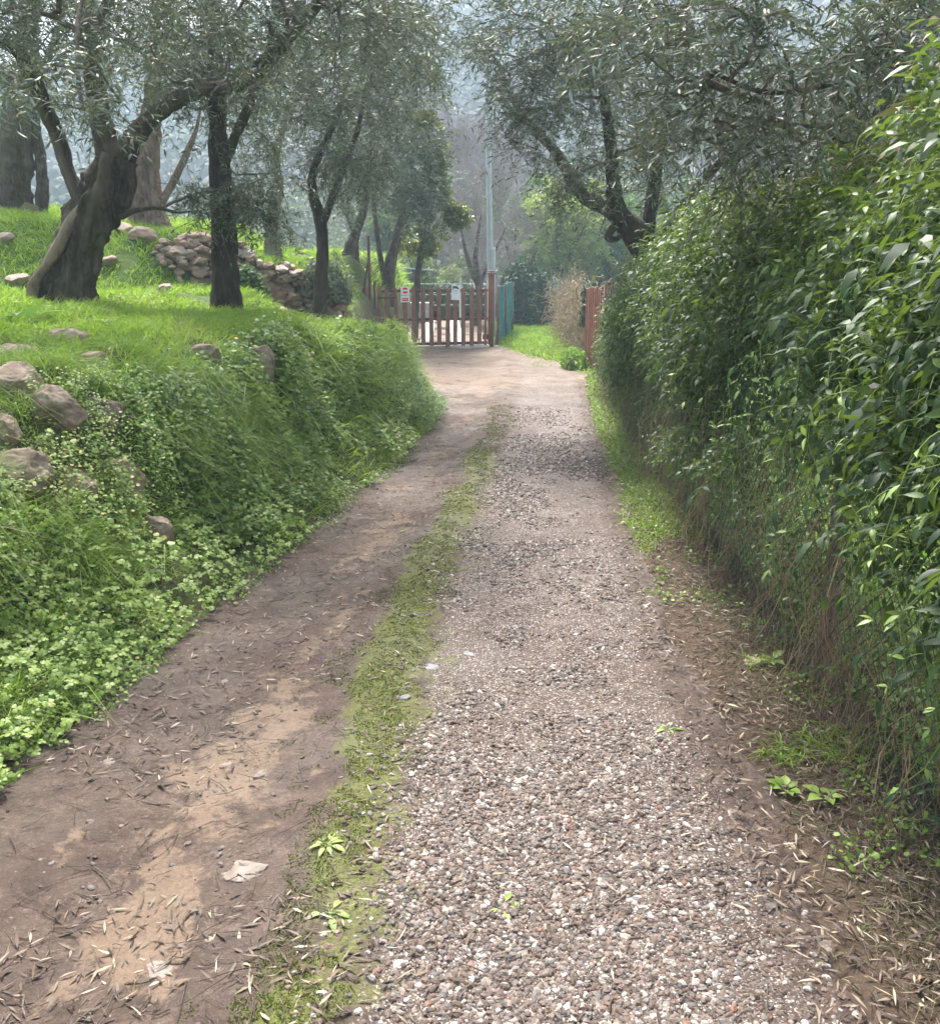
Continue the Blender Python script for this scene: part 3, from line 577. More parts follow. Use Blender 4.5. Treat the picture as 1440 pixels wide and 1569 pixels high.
# beyond the fence on the right and grassy yard edges
n = 26000; y = 1.2+9*RS.rand(n); x = FX(y)+.15+2.2*RS.rand(n); grass(0, (x, y), .03, .12, .006, 1.0, .6)
n = 9000; y = 19+12*RS.rand(n); x = -1.75-1.8*RS.rand(n); grass(0, (x, y), .08, .3, .016, .6, .4)
kind(g.build('grass', M['grass']), 'stuff')
g = G(); n = 26000; y = 1.5*(12/1.5)**RS.rand(n); x = Redge(y)+.05+(FX(y)+.12-Redge(y))*RS.rand(n)**.6
grass(0, (x, y), .03, .12, .003, 1.5, .8, A=.85*RS.rand(n)); kind(g.build('dry_grass', M['dry_grass']), 'stuff')
g = G(); x, y, s = bank_pts(900, .1, 2.2, 1.8, 11); n = 900; N0 = normal(x, y); P = put(x, y)+N0*.03; D = nrm(N0*.4+[[0, 0, .5]]+.8*RS.randn(n, 3)); L = .08+.22*RS.rand(n)**1.5; t = np.linspace(0, 1, 5); cv = .35*RS.randn(n, 3)
C = P[:, None]+D[:, None]*(L[:, None]*t)[..., None]+cv[:, None]*(L[:, None]*t*t)[..., None]-np.array([0, 0, .4])*(L[:, None]*t*t)[..., None]
tubes(g, C, np.outer(.0009+.001*RS.rand(n), [1.2, 1, .9, .7, .4]), 3); kind(g.build('dead_stalks', M['straw']), 'stuff')
# broad-leaved plants
def rosette(u, v, n, L, lab, wd=.38, mt='ivy', up=.55, cat='plant', Yfix=None, name='broadleaf_plant'):
    p = on_bank(u, v) if Yfix is None else np.array(Yfix); g = G(); a = np.arange(n)*2.4+RS.rand(n)*.5
    el = up*(.5+.7*RS.rand(n)); D = nrm(np.stack([np.cos(a)*np.cos(el), np.sin(a)*np.cos(el), np.sin(el)], 1)); N_ = nrm(np.stack([-np.cos(a)*.5, -np.sin(a)*.5, np.ones(n)], 1))
    LL = L*(.6+.5*RS.rand(n)); st = p[None]+D*(LL*.35)[:, None]
    C = np.linspace(0, 1, 3)[None, :, None]*(st-p[None])[:, None]+p[None, None]
    leaves_fine(g, st, D, N_, LL, LL*wd, .35+.6*RS.rand(n), curl=.35, fold=.3)
    o = g.build('leaves', M[mt]); g2 = G(); tubes(g2, C, np.full((n, 3), .0018)); s_ = g2.build('stems', M['green_stem'])
    t = thing(name, lab, cat, p, 'broad-leaved weeds and seedlings')
    for c_ in (o, s_): c_.parent = t; c_.matrix_parent_inverse = __import__('mathutils').Matrix.Translation(-t.location)
    return t
for a in [(25, 830, 9, .13, 'glossy broad-leaved plant low on the bank at the left edge', .42), (30, 640, 8, .12, 'broad-leaved plant under the lichened stone', .4),
          (30, 500, 9, .30, 'big-leaved dock growing at the foot of the leaning olive', .36), (160, 500, 6, .22, 'dock plant with few broad leaves right of the leaning trunk', .36),
          (340, 800, 5, .10, 'pale round-leaved plant at the foot of the bank below the stones', .7), (410, 770, 7, .10, 'round-leaved plant with a yellowing leaf mid-bank', .8),
          (200, 590, 7, .09, 'small leafy plant between the flat tan stone and a grass tuft', .5), (600, 560, 7, .12, 'leafy weed near the far end of the bank', .5)]:
    rosette(*a)
def on_path(u, v):
    for Yv in np.arange(1.2, 18, .01):
        p = W(u, v, Yv)
        if p[2] < float(path_z(np.array([p[0]]), np.array([p[1]]))[0]): return p
for (u, v, n, L, lab) in [(500, 1295, 9, .05, 'small rosette weed on the moss strip nearest the left wheel track'), (505, 1400, 7, .055, 'pointed-leaf seedling below the rosette in the middle of the path'),
        (1025, 1118, 8, .045, 'green rosette on bare soil at the right edge of the gravel'), (770, 1390, 6, .05, 'dark green seedling alone in the gravel'),
        (935, 1255, 6, .0, '')]:
    if L: rosette(u, v, n, L, lab, .35, 'clover', .25, Yfix=on_path(u, v), name='seedling')
p = [rosette(u, v, n, L, lab, .6, 'clover', .6, Yfix=W(u, v, Yv)*[1, 1, 0]+[0, 0, hz(*W(u, v, Yv)[:2])], name='weed') for u, v, Yv, n, L, lab in
     [(1200, 1235, 2.55, 10, .055, 'light green leafy weed at the foot of the wire fence'), (1260, 1260, 2.5, 9, .06, 'darker weed right of the light green one by the fence'), (1180, 1000, 3.5, 8, .07, 'dark leafy weed beside the dry grass under the hedge')]]
# loose stones on the track
for i, (u, v, a_, b_, lab, mt) in enumerate([
 (168, 1168, .034, .022, 'pale flat stone in the left wheel track near the bank', 'pale_stone'), (348, 1172, .026, .018, 'pale pinkish stone beside the tan streak', 'pale_stone'),
 (188, 1125, .022, .018, 'cream stone close to the clover edge', 'pale_stone'), (375, 1335, .055, .04, 'large pale flat stone sunk in the mud', 'pale_stone'),
 (130, 1428, .026, .02, 'whitish pebble in the lower left mud', 'pale_stone'), (250, 1490, .045, .025, 'flat beige stone at the bottom of the left track', 'pale_stone'),
 (660, 1024, .035, .027, 'rounded grey stone on the moss strip', 'grey_stone'), (619, 1070, .020, .017, 'small dark grey stone left of the rounded grey one', 'grey_stone'),
 (717, 1002, .026, .018, 'pinkish grey stone at the edge of moss and gravel', 'grey_stone'), (1268, 1455, .018, .018, 'white pebble alone on bare soil at the lower right', 'pale_stone'),
 (1208, 1298, .022, .017, 'brown pebble near the light green weed', 'stone'), (400, 1190, .02, .03, 'thin pale stone in the tan streak', 'pale_stone'),
 (345, 1045, .016, .012, 'small cream pebble halfway up the left track', 'pale_stone'), (800, 1465, .02, .016, 'larger white pebble in the gravel at the bottom', 'pale_stone'),
 (1155, 1015, .05, .045, 'tan mossy stone under the hedge beside the verge', 'stone'), (900, 590, .05, .03, 'reddish brick fragment by the open gate', 'stone_warm'),
 (75, 1130, .03, .02, 'orange-brown stone at the clover edge', 'stone'), (10, 1155, .04, .03, 'ochre stone at the left frame edge', 'stone'),
 (320, 1440, .012, .01, 'tiny red stone in the left track', 'stone_warm'), (560, 850, .03, .012, 'flat stone lying on the tan streak farther up', 'pale_stone')]):
    p = W(u, v, 4) ; 
    for Yv in np.arange(1.2, 16, .01):
        p = W(u, v, Yv)
        if p[2] < max(float(path_z(np.array([p[0]]), np.array([p[1]]))[0]), hz(p[0], p[1])): break
    g = G(); rock(g, p, (a_, b_*1.1, b_*.26 if a_ > .02 else b_*.6), i+20.3, i*1.1, 3, .35); tag(g.build('stone', M[mt], loc=p), lab, 'stone', 'loose stones on the track')
# ------------------------------------------------------------------ terrace wall
def terrace():
    root = thing('dry_stone_wall', 'low dry stone terrace wall of tan rubble behind the olives', 'stone wall', (-3.2, 12.3, hz(-3.2, 12.0)))
    g = G(); xx = np.arange(-3.75, -1.55, .085)
    for i, x in enumerate(xx):
        yw = float(np.interp(x, [-14, -8, -5, -4, -3, -2, -1.4], [8.5, 10, 10.8, 11.2, 11.8, 12.3, 12.8])); zb = hz(x, yw-.25); zt = hz(x, yw+.32)
        z = zb-.03
        while z < zt+.02:
            s = .032+.06*RS.rand(); ss = s*(.9+.6*RS.rand())
            if z > zb+.4*(zt-zb) and x < -5.2 and RS.rand() < .4: z += s; continue
            rock(g, (x+.05*RS.randn(), yw+.02+.16*(z-zb)/(zt-zb+.01)+.045*RS.randn(), z+s*.5), (ss, .09, s*.8), RS.rand()*40, RS.randn()*.25, 2, .3, A=RS.rand()); z += s*1.15
    o = g.build('stone_courses', M['stone_warm'], loc=root.location, smooth=False); o.parent = root; o.location = (0, 0, 0)
terrace()
for i, (x, y, a_, lab) in enumerate([(-3.6, 11.55, .17, 'large flat slab lying on the terrace wall behind the straight olive'), (-3.05, 9.4, .10, 'brown stone in the grass left of the straight olive trunk'),
        (-4.9, 10.2, .16, 'grey stone in the meadow between leaning olive and wall'), (-5.6, 9.9, .22, 'slanting slab behind the foot of the leaning olive'), (-3.9, 9.7, .09, 'small stone alone in the meadow grass'), (-2.35, 11.6, .13, 'pale block at the foot of the wall near the slender olive'), (-4.5, 11.2, .15, 'rough stone high on the slope below the reddish ribbed trunk'), (-4.15, 10.9, .12, 'small brown stone on the slope left of the large flat slab'), (-4.3, 11.9, .2, 'weathered boulder at the top of the slope beside the ribbed trunk'), (-5.3, 10.9, .13, 'half-buried stone on the slope seen right of the leaning trunk'), (-3.95, 11.6, .17, 'tan block ending the terrace wall on its left'), (-6.3, 9.2, .30, 'mossy boulder at the far left behind the roots of the leaning olive'), (-5.9, 8.6, .2, 'dark stone tucked against the mossy boulder at the far left')]):
    z = hz(x, y); g = G(); rock(g, (x, y, z+.05), (a_, a_*.6, a_*.45), 60+i*2.3, i, 3, .25); tag(g.build('stone', M['stone_warm'], loc=(x, y, z)), lab, 'stone', 'stones lying in the meadow')
# ------------------------------------------------------------------ trees
def adopt(o, root):
    o.parent = root; o.matrix_parent_inverse = __import__('mathutils').Matrix.Translation(-root.location)
def make_crown(limbs, blobs, per_cluster, tw_len, lpt, leafL, leafW, droop=.6, r0=.0035, seedc=1, out=.5, twig_r=.0016):
    """limbs: arrays of (point, radius) already built; returns (branch mesh G, leaf mesh G)"""
    nodes = []; par = []; fixed = []
    for C, R in limbs:
        for i in range(0, len(C), 2):
            if R[i] < .16: nodes.append(C[i]); par.append(-1); fixed.append(R[i])
    cl = []
    for (c, rx, ry, rz, n) in blobs:
        q = nrm(RS.randn(n, 3))*(RS.rand(n, 1)**(.5)); cl += list(np.asarray(c)+q*[rx, ry, rz])
    cl = np.array(cl); N0 = np.array(nodes); order = np.argsort(np.min(np.linalg.norm(cl[:, None]-N0[None], axis=2), 1))
    br = []; cnt = {}
    for ci in order:
        c = cl[ci]; arr = np.array(nodes); dd = np.linalg.norm(arr-c, axis=1)+.25*np.maximum(0, arr[:, 2]-c[2]); j = int(np.argmin(dd)); a = arr[j]; L = np.linalg.norm(c-a)
        k = max(2, int(L/.25)+1); ids = [j]; prev = j
        sag = RS.randn(3)*.10*L + np.array([0, 0, .10*L])
        for t in np.linspace(0, 1, k+1)[1:]:
            nodes.append(a+(c-a)*t+sag*4*t*(1-t)*.5); par.append(prev); fixed.append(0); prev = len(nodes)-1; ids.append(prev)
        br.append(ids)
        q = prev
        while q >= 0 and fixed[q] == 0: cnt[q] = cnt.get(q, 0)+1; q = par[q]
    gb = G(); nodes = np.array(nodes)
    for ids in br:
        C = nodes[ids]; R = np.array([r0*math.sqrt(cnt.get(i, cnt.get(ids[1], 1)))*1.25 for i in ids]); R[0] = R[1]
        tubes(gb, C[None], R[None], 5)
    ctr = cl.mean(0); n = len(cl)*per_cluster; P0 = np.repeat(cl, per_cluster, 0)+.05*RS.randn(n, 3)
    D0 = nrm(RS.randn(n, 3)*[[1, 1, .7]]+out*nrm(P0-ctr)); Lt = tw_len*(.55+.7*RS.rand(n)); dr = droop*(.4+.9*RS.rand(n))
    def at(t, i=slice(None)): return P0[i]+D0[i]*(Lt[i]*t)[:, None]-np.array([[0, 0, 1.]])*(Lt[i]*dr[i]*t*t)[:, None]
    C = np.stack([at(np.full(n, t)) for t in (0, .33, .66, 1)], 1)
    tubes(gb, C, np.outer(np.full(n, twig_r), [1.3, 1, .75, .5]), 3)
    gl = G(); m = lpt; tt = (np.arange(m)//2*2+.6*RS.rand(n, m)+1.2)/(m+1.2); tt = np.minimum(tt, 1).ravel(); ii = np.repeat(np.arange(n), m); P = at(tt, ii)
    tan_ = nrm(D0[ii]-np.array([[0, 0, 2.]])*(dr[ii]*tt)[:, None]); side = nrm(np.cross(tan_, np.array([[0, 0, 1.]])+.4*RS.randn(n, 3)[ii])); sg = np.tile(np.where(np.arange(m) % 2 == 0, 1, -1), n)[:, None]
    D = nrm(tan_*.75+side*sg*.8+.28*RS.randn(n*m, 3)); N_ = nrm(np.cross(side*sg, tan_)+np.array([[0, 0, .5]])+.6*RS.randn(n*m, 3)); L = leafL*(.65+.6*RS.rand(n*m))
    N_ = np.where((N_[:, 2:3] < 0) & (RS.rand(n*m, 1) < .6), -N_, N_)
    leaves(gl, P, D, N_, L, L*leafW*(.8+.4*RS.rand(n*m)), RS.rand(n*m), curl=.12*RS.randn(n*m)+.06, fold=.3)
    return gb, gl
def tree(name, label, limbs, blobs, mbark='bark', mleaf='olive_leaf', per=9, tw=.34, lpt=18, lL=.052, lW=.19, droop=.6, base=None, furrow=.14, flare=.35, twist=.6, sides=22, group='olive trees', cat='olive tree', fill_ground=True, extra=None, mtwig='twig', **kw):
    g = G(); built = []
    first = limbs[0][0][0]
    for i, (pts, rad) in enumerate(limbs):
        pts = [np.asarray(p, float) for p in pts]
        if i == 0:
            b = pts[0].copy(); zb = hz(b[0], b[1])
            b[2] = min(b[2], zb)-.15; pts[0] = b
        built.append(bark_tube(g, pts, rad, sides if i == 0 else 14, 22 if i == 0 else 9, furrow, twist, seed=len(COL.objects)*.37+i, flare=flare if i == 0 else 0))
    base = built[0][0][0]; root = thing(name, label, cat, base, group)
    adopt(g.build('trunk', M[mbark]), root)
    gb, gl = make_crown(built, blobs, per, tw, lpt, lL, lW, droop, **kw)
    adopt(gb.build('branches', M[mtwig]), root); o = gl.build('crown', M[mleaf]); adopt(o, root)
    if extra: extra(root)
    return root
def PX(Yd, *p): return [W(a[0], a[1], a[2] if len(a) > 2 else Yd) for a in p]
def B(u, v, Yd, rx, ry, rz, n): return (W(u, v, Yd), rx, ry, rz, n)
def ridge(root):
    g = G()
    bark_tube(g, PX(7.7, (48, 470, 7.62), (52, 435, 7.58), (72, 405, 7.58), (92, 375, 7.6), (112, 335, 7.62), (138, 300, 7.66)), [.06, .05, .045, .05, .04, .02], 12, 8, .25, 1.5, 3); adopt(g.build('bare_wood_ridge', M['deadwood']), root)
tree('olive_tree', 'thick leaning olive with split hollow trunk at the left',
     [(PX(7.8, (92, 500), (104, 440), (124, 380), (148, 325), (170, 282), (182, 240)), [.31, .235, .215, .235, .19, .15]),
      (PX(7.8, (176, 262), (160, 215), (148, 150, 7.7), (140, 90, 7.5), (132, 20, 7.2), (120, -60, 6.8)), [.12, .125, .095, .085, .07, .05]),
      (PX(7.8, (184, 255), (208, 208), (250, 165), (300, 140, 7.6), (350, 132, 7.5), (392, 105, 7.4), (428, 68, 7.2), (475, 20, 7), (520, -40, 6.8)), [.10, .08, .07, .065, .06, .06, .055, .045, .03]),
      (PX(7.8, (130, 318), (108, 270), (92, 215), (70, 165, 7.6), (48, 110, 7.3), (15, 70, 7), (-60, 40, 6.6)), [.09, .07, .062, .058, .055, .05, .04]),
      (PX(7.8, (185, 330, 7.75), (208, 322, 7.7), (240, 318, 7.6), (272, 325, 7.5), (300, 322, 7.4)), [.035, .018, .014, .010, .005])],
     [B(20, -20, 6.4, 1.2, 1.6, .48, 44), B(220, -40, 6.0, 1.2, 1.6, .36, 50), B(60, 130, 8.6, .7, .6, .35, 16), B(250, 60, 8.4, .8, .7, .4, 26), B(110, 120, 4.6, .45, .5, .12, 6),  B(440, 20, 6.5, 1.0, 1.5, .45, 50), B(290, 120, 7.8, .55, .6, .18, 9), B(290, 310, 7.9, .35, .35, .14, 8), B(-40, 130, 7.2, .4, 1., .4, 9), B(560, 0, 7, .6, 1.2, .42, 24)],
     per=9, tw=.30, furrow=.26, sides=110, extra=ridge, twist=1.0)
tree('olive_tree', 'straight dark olive trunk standing in the bank-top grass',
     [(PX(8.3, (347, 490), (345, 430), (342, 350), (338, 260), (334, 170), (330, 80), (325, -20)), [.135, .118, .108, .095, .08, .065, .05]),
      (PX(8.3, (338, 270), (365, 200, 8.1), (395, 130, 8), (420, 50, 7.8)), [.05, .04, .03, .02])],
     [B(355, 130, 8.1, .5, .8, .6, 30), B(400, 300, 8.0, .28, .35, .34, 17), B(335, 30, 8, .9, 1., .5, 36), B(360, 300, 8.0, .14, .22, .3, 6)], 'bark_dark', per=8, tw=.26, furrow=.22, twist=.3)
tree('olive_tree', 'slender forked olive on the bank left of the gate',
     [(PX(11.4, (484, 475), (492, 425), (495, 375), (490, 330), (480, 298), (480, 262), (496, 222), (516, 178), (532, 120)), [.10, .088, .078, .072, .06, .05, .042, .035, .02]),
      (PX(11.4, (496, 340), (512, 296), (530, 245), (548, 198), (560, 130)), [.045, .045, .038, .03, .02])],
     [B(470, 120, 11, 1.1, 1.2, .8, 52), B(560, 110, 10.8, .9, 1.2, .8, 48), B(540, 250, 11.2, .6, .7, .35, 20), B(610, 50, 10, .5, 1., .5, 26)], 'bark_dark', per=10, tw=.38, lpt=16, lL=.065)
tree('conifer_tree', 'old tree with reddish ribbed trunk flaring at its foot',
     [(PX(13, (238, 378), (230, 345), (224, 300), (220, 250), (226, 200), (232, 150), (235, 80), (245, -20)), [.36, .28, .215, .19, .16, .13, .09, .04]),
      (PX(13, (240, 320), (262, 285), (282, 245), (300, 200), (310, 150)), [.06, .055, .045, .035, .02])],
     [B(240, 40, 13, 1.2, 1.2, .7, 24), B(320, 140, 13, .5, .6, .4, 7)], 'bark_red', per=8, tw=.45, lpt=14, lL=.075, furrow=.28, flare=.5, twist=.05, cat='tree', sides=40)
tree('olive_tree', 'broad dark olive trunk with mossy foot at the left edge',
     [(PX(13, (15, 350), (20, 290), (30, 220), (35, 140), (42, 40), (60, -60), (90, -160)), [.30, .27, .24, .2, .15, .10, .05]), (PX(13, (58, 350), (64, 300), (62, 240), (55, 180), (70, 100), (100, 10)), [.13, .10, .085, .07, .05, .02])],
     [B(0, 90, 12.5, 1.0, 1.2, .8, 30), B(90, 20, 12.5, .8, 1, .6, 16)], 'bark', per=9, tw=.42, lpt=14, lL=.07, furrow=.25)
g = G(); rock(g, W(47, 335, 12.6), (.16, .16, .2), 5, 0, 3, .3); p = W(47, 335, 12.6); M['moss_stone'] = stone_mat('mossy_stump', [(0, (.08, .08, .02)), (1, (.16, .15, .04))], .9); tag(g.build('tree_stump', M['moss_stone'], loc=p), 'moss-covered stump at the foot of the broad dark olive', 'tree stump')
tree('olive_tree', 'pale thin olive trunk behind the straight dark one',
     [(PX(14.3, (418, 382), (418, 335), (426, 285), (422, 242), (432, 200), (442, 150)), [.14, .105, .09, .07, .055, .04]), (PX(14.3, (424, 262), (408, 225), (400, 180)), [.035, .03, .02])],
     [B(430, 150, 14, 1.0, 1.1, .7, 26), B(380, 230, 14, .5, .6, .4, 8)], 'bark_pale', per=9, tw=.45, lpt=14, lL=.075)
tree('olive_tree', 'small olive with swollen knotted base on the grassy rise',
     [(PX(18.8, (531, 412), (535, 392), (544, 360), (556, 325), (562, 285), (570, 240)), [.22, .19, .10, .075, .06, .04]), (PX(18.8, (546, 365), (532, 330), (520, 290)), [.05, .04, .02])],
     [B(560, 270, 18, .8, .8, .5, 24), B(520, 290, 18, .5, .5, .4, 10)], 'bark', per=9, tw=.42, lpt=12, lL=.08, furrow=.35)
tree('olive_tree', 'two-stemmed olive with V-shaped trunk behind the gate',
     [(PX(20, (592, 440), (596, 415), (606, 372), (616, 330), (626, 280), (635, 220)), [.16, .135, .105, .085, .06, .04]), (PX(20, (590, 425), (582, 390), (577, 350), (573, 305), (580, 250)), [.08, .06, .055, .045, .03])],
     [B(605, 110, 19, 1.15, 1.4, 1.4, 46), B(600, 230, 19, 1.0, 1.2, .8, 34), B(635, 300, 19, .6, .8, .4, 16)], 'bark', per=10, tw=.55, lpt=16, lL=.10, lW=.24)
tree('evergreen_tree', 'yellow-green leafy evergreen between the olives and the pole',
     [(PX(20.5, (634, 470), (640, 420), (650, 370), (658, 310), (660, 240)), [.08, .07, .06, .05, .03])],
     [B(652, 225, 20.3, .46, .5, .85, 38), B(658, 300, 20.3, .45, .5, .45, 24), B(698, 325, 20.2, .26, .3, .3, 16), B(648, 365, 20.4, .65, .5, .25, 20)], 'bark', 'green_leaf', per=12, tw=.22, lpt=16, lL=.075, lW=.5, droop=.2, cat='tree', group='evergreens', flare=0)
tree('olive_tree', 'dark spreading olive behind the hedge with a hooked limb over the path',
     [([np.array((2.75, 11.0, 0)), W(1050, 480, 10.8), W(1010, 410, 10.6), W(978, 365, 10.5), W(948, 328, 10.4), W(940, 285, 10.2), W(936, 225, 10), W(926, 150, 9.8), W(918, 60, 9.5)], [.26, .2, .175, .15, .115, .085, .068, .05, .03]),
      (PX(10.3, (955, 340), (925, 318), (900, 305), (877, 275), (852, 233), (818, 197), (792, 165), (770, 110)), [.10, .085, .08, .075, .062, .048, .032, .02]),
      (PX(10.3, (950, 330), (944, 342), (934, 354), (931, 364), (944, 366), (953, 356)), [.06, .05, .045, .038, .034, .03]),
      (PX(10.5, (990, 380), (1000, 300), (1012, 220), (1040, 130), (1060, 40)), [.09, .08, .065, .05, .03]),
      (PX(10.5, (1000, 390), (1050, 310), (1110, 240), (1160, 180)), [.08, .065, .05, .03])],
     [B(860, 50, 9.2, .9, 1.3, .55, 56), B(960, 140, 9.6, 1.0, 1.3, .65, 56), B(825, 170, 9.2, .42, .8, .4, 20), B(1080, 210, 10, 1.0, 1.2, .65, 42), B(880, 270, 9.8, .45, .5, .22, 16), B(765, 40, 9.5, .3, .8, .4, 9), B(1050, 60, 9, 1.2, 1.2, .6, 42), B(1250, 200, 9.5, 1.0, 1.2, .7, 30), B(975, 410, 10.8, .2, .3, .3, 8)],
     'bark_dark', per=10, tw=.36, lpt=16, lL=.062, droop=.7, furrow=.2)
tree('olive_tree', 'near olive overhanging the hedge from the right with silvery leaves',
     [([np.array((3.5, 4.6, 0)), np.array((3.4, 4.5, 1.0)), np.array((3.1, 4.3, 1.9)), W(1440, 25, 4.1), W(1330, 100, 3.95), W(1260, 130, 3.9), W(1170, 140, 3.9), W(1090, 110, 3.9)], [.16, .14, .11, .04, .019, .014, .010, .007]),
      ([W(1440, 25, 4.1), W(1330, -40, 3.9), W(1180, -60, 3.9), W(1020, -40, 4.2)], [.04, .028, .02, .012])],
     [B(1150, 30, 3.9, .6, .7, .26, 32), B(1350, 50, 3.7, .55, .7, .26, 32), B(1110, 180, 4.2, .40, .5, .24, 16), B(1260, 180, 4.2, .5, .5, .24, 26), B(960, 0, 4.4, .4, .5, .14, 12), B(1400, 150, 4.6, .5, .6, .3, 20)], 'bark', per=7, tw=.32, lpt=16, lL=.050, lW=.19, droop=.6, r0=.0022)
# bushy olive mass behind on the right
tree('olive_tree', 'second olive behind the hedge filling the upper right',
     [([np.array((5.2, 9.5, 0)), np.array((5.1, 9.4, 1.5)), np.array((4.6, 9.2, 2.6)), np.array((3.9, 9, 3.3))], [.2, .17, .12, .06])],
     [((4.3, 8.8, 3.2), 1.4, 1.2, .9, 60), ((3.2, 7.5, 2.5), .8, .9, .6, 30), ((4.6, 8.5, 2.0), 1.2, 1., .6, 40)], 'bark_dark', per=9, tw=.4, lpt=16, lL=.062, droop=.9)
# ------------------------------------------------------------------ trees further off (each its own object; crowns share mesh data)
def copy_thing(root, loc, rz, sc, label, group=None):
    r = root.copy(); COL.objects.link(r); r.location = loc; r.rotation_euler = (0, 0, rz); r.scale = (sc,)*3; r['label'] = label
    if group: r['group'] = group
    for ch in root.children:
        c = ch.copy(); COL.objects.link(c); c.parent = r
    return r
def proto(name, label, cat, group, H, r, blobs, mbark, mleaf, **kw):
    """built about the origin at x=200 (moved to its spot afterwards)"""
    root = thing(name, label, cat, (0, 0, 0), group); g = G()
    lim = [bark_tube(g, [(0, 0, -.1), (.1, 0, H*.25), (0, .1, H*.5), (.15, 0, H*.8)], [r, r*.8, r*.6, r*.2], 10, 5, .2, .5, H)]
    for a in (0, 2.1, 4.2): lim.append(bark_tube(g, [(.08, 0, H*.28), (.5*math.cos(a)*H*.2, .5*math.sin(a)*H*.2, H*.45), (math.cos(a)*H*.22, math.sin(a)*H*.22, H*.7)], [r*.6, r*.45, r*.15], 8, 5, .2, .5, a))
    for k_, (C, R) in enumerate(lim): lim[k_] = (C, np.minimum(R, .15))
    g.build('trunk', M[mbark], root); gb, gl = make_crown(lim, blobs, **kw)
    gb.build('branches', M[kw_m.get('twig', 'twig')], root)
    if mleaf: gl.build('crown', M[mleaf], root)
    return root
kw_m = {}
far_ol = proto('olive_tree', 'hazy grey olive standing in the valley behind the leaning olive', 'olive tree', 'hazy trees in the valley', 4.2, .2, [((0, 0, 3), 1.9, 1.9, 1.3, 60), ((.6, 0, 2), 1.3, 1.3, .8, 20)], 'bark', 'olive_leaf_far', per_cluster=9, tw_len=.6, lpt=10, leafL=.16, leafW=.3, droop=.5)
bare_kw = dict(per_cluster=26, tw_len=1.0, lpt=2, leafL=.02, leafW=.3, droop=-.5, twig_r=.006, out=.8)
kw_m['twig'] = 'twig_pink'
bare = proto('bare_tree', 'tall leafless pinkish tree in the haze beyond the pole', 'tree', 'leafless trees in the haze', 9, .2, [((0, 0, 5), 1.5, 1.5, 2.2, 50), ((0, 0, 7.6), 1.1, 1.1, 1.5, 36)], 'twig_pink', None, **bare_kw)
kw_m['twig'] = 'twig_grey'
grey = proto('bare_tree', 'rounded leafless grey tree just behind the gate and pole', 'tree', 'leafless trees in the haze', 3.6, .12, [((0, 0, 2.2), 1.3, 1.2, 1.0, 60), ((0, 0, 3.2), .9, .9, .7, 30)], 'bark', None, per_cluster=22, tw_len=.55, lpt=2, leafL=.02, leafW=.3, droop=-.4, twig_r=.0035, out=.7)
kw_m['twig'] = 'twig'
grn = proto('leafy_tree', 'dense green tree rising beyond the grass lane', 'tree', 'green trees beyond the lane', 5, .16, [((0, 0, 3.2), 1.7, 1.7, 1.7, 70), ((0, 0, 1.6), 1.5, 1.5, .9, 30)], 'bark', 'far_leaf', per_cluster=11, tw_len=.45, lpt=12, leafL=.15, leafW=.45, droop=.2)
lime = proto('leafy_tree', 'bright lime-green tree glowing at the end of the grass lane', 'tree', 'green trees beyond the lane', 4.2, .12, [((0, 0, 2.5), 1.1, 1.1, 1.5, 60)], 'bark', 'lime_leaf', per_cluster=11, tw_len=.5, lpt=12, leafL=.13, leafW=.35, droop=.1)
def at(u, Yd, dz=0.): x = (u-720)/F*Yd*1.0; return (x, Yd, hz(x, Yd)+dz)
far_ol.location = at(300, 31)
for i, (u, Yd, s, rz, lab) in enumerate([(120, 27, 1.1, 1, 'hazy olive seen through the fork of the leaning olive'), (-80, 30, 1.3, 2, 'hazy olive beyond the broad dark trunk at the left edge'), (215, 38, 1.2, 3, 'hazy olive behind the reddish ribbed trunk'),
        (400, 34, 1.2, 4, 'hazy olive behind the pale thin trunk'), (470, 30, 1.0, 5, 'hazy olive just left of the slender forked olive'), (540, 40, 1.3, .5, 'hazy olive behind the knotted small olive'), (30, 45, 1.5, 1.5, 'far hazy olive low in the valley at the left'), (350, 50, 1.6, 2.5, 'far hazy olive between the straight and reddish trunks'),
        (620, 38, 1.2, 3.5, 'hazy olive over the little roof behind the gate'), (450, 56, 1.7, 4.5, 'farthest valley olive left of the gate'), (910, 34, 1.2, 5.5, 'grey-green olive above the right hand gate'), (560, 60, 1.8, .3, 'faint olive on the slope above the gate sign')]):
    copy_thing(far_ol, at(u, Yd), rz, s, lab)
bare.location = at(700, 46)
for u, Yd, s, rz, lab in [(735, 52, 1.1, 1, 'tall leafless tree directly behind the pole'), (760, 48, .9, 2, 'leafless tree right of the pole under the hanging leaves'), (670, 55, 1.15, 3, 'leafless tree behind the yellow-green evergreen'), (800, 58, 1.1, 4, 'faint leafless tree left of the hooked olive limb'), (590, 62, 1.2, 5, 'faint leafless tree above the two-stemmed olive')]:
    copy_thing(bare, at(u, Yd), rz, s, lab)
grey.location = at(728, 25)
copy_thing(grey, at(790, 30), 2, .95, 'smaller leafless grey tree right of the pole')
grn.location = at(812, 34)
for u, Yd, s, rz, lab in [(870, 36, 1.0, 1, 'green tree behind the dry brown creeper'), (930, 32, .9, 2, 'green tree above the orange picket gate'), (660, 36, .45, 3, 'low green shrub left of the little roof'), (600, 33, .4, 4, 'low green shrub behind the two-stemmed olive'), (1000, 40, 1.2, 5, 'green tree behind the dark spreading olive'), (700, 33, .42, 1.3, 'low green shrub behind the white and blue sign')]:
    copy_thing(grn, at(u, Yd), rz, s, lab)
lime.location = at(848, 30)
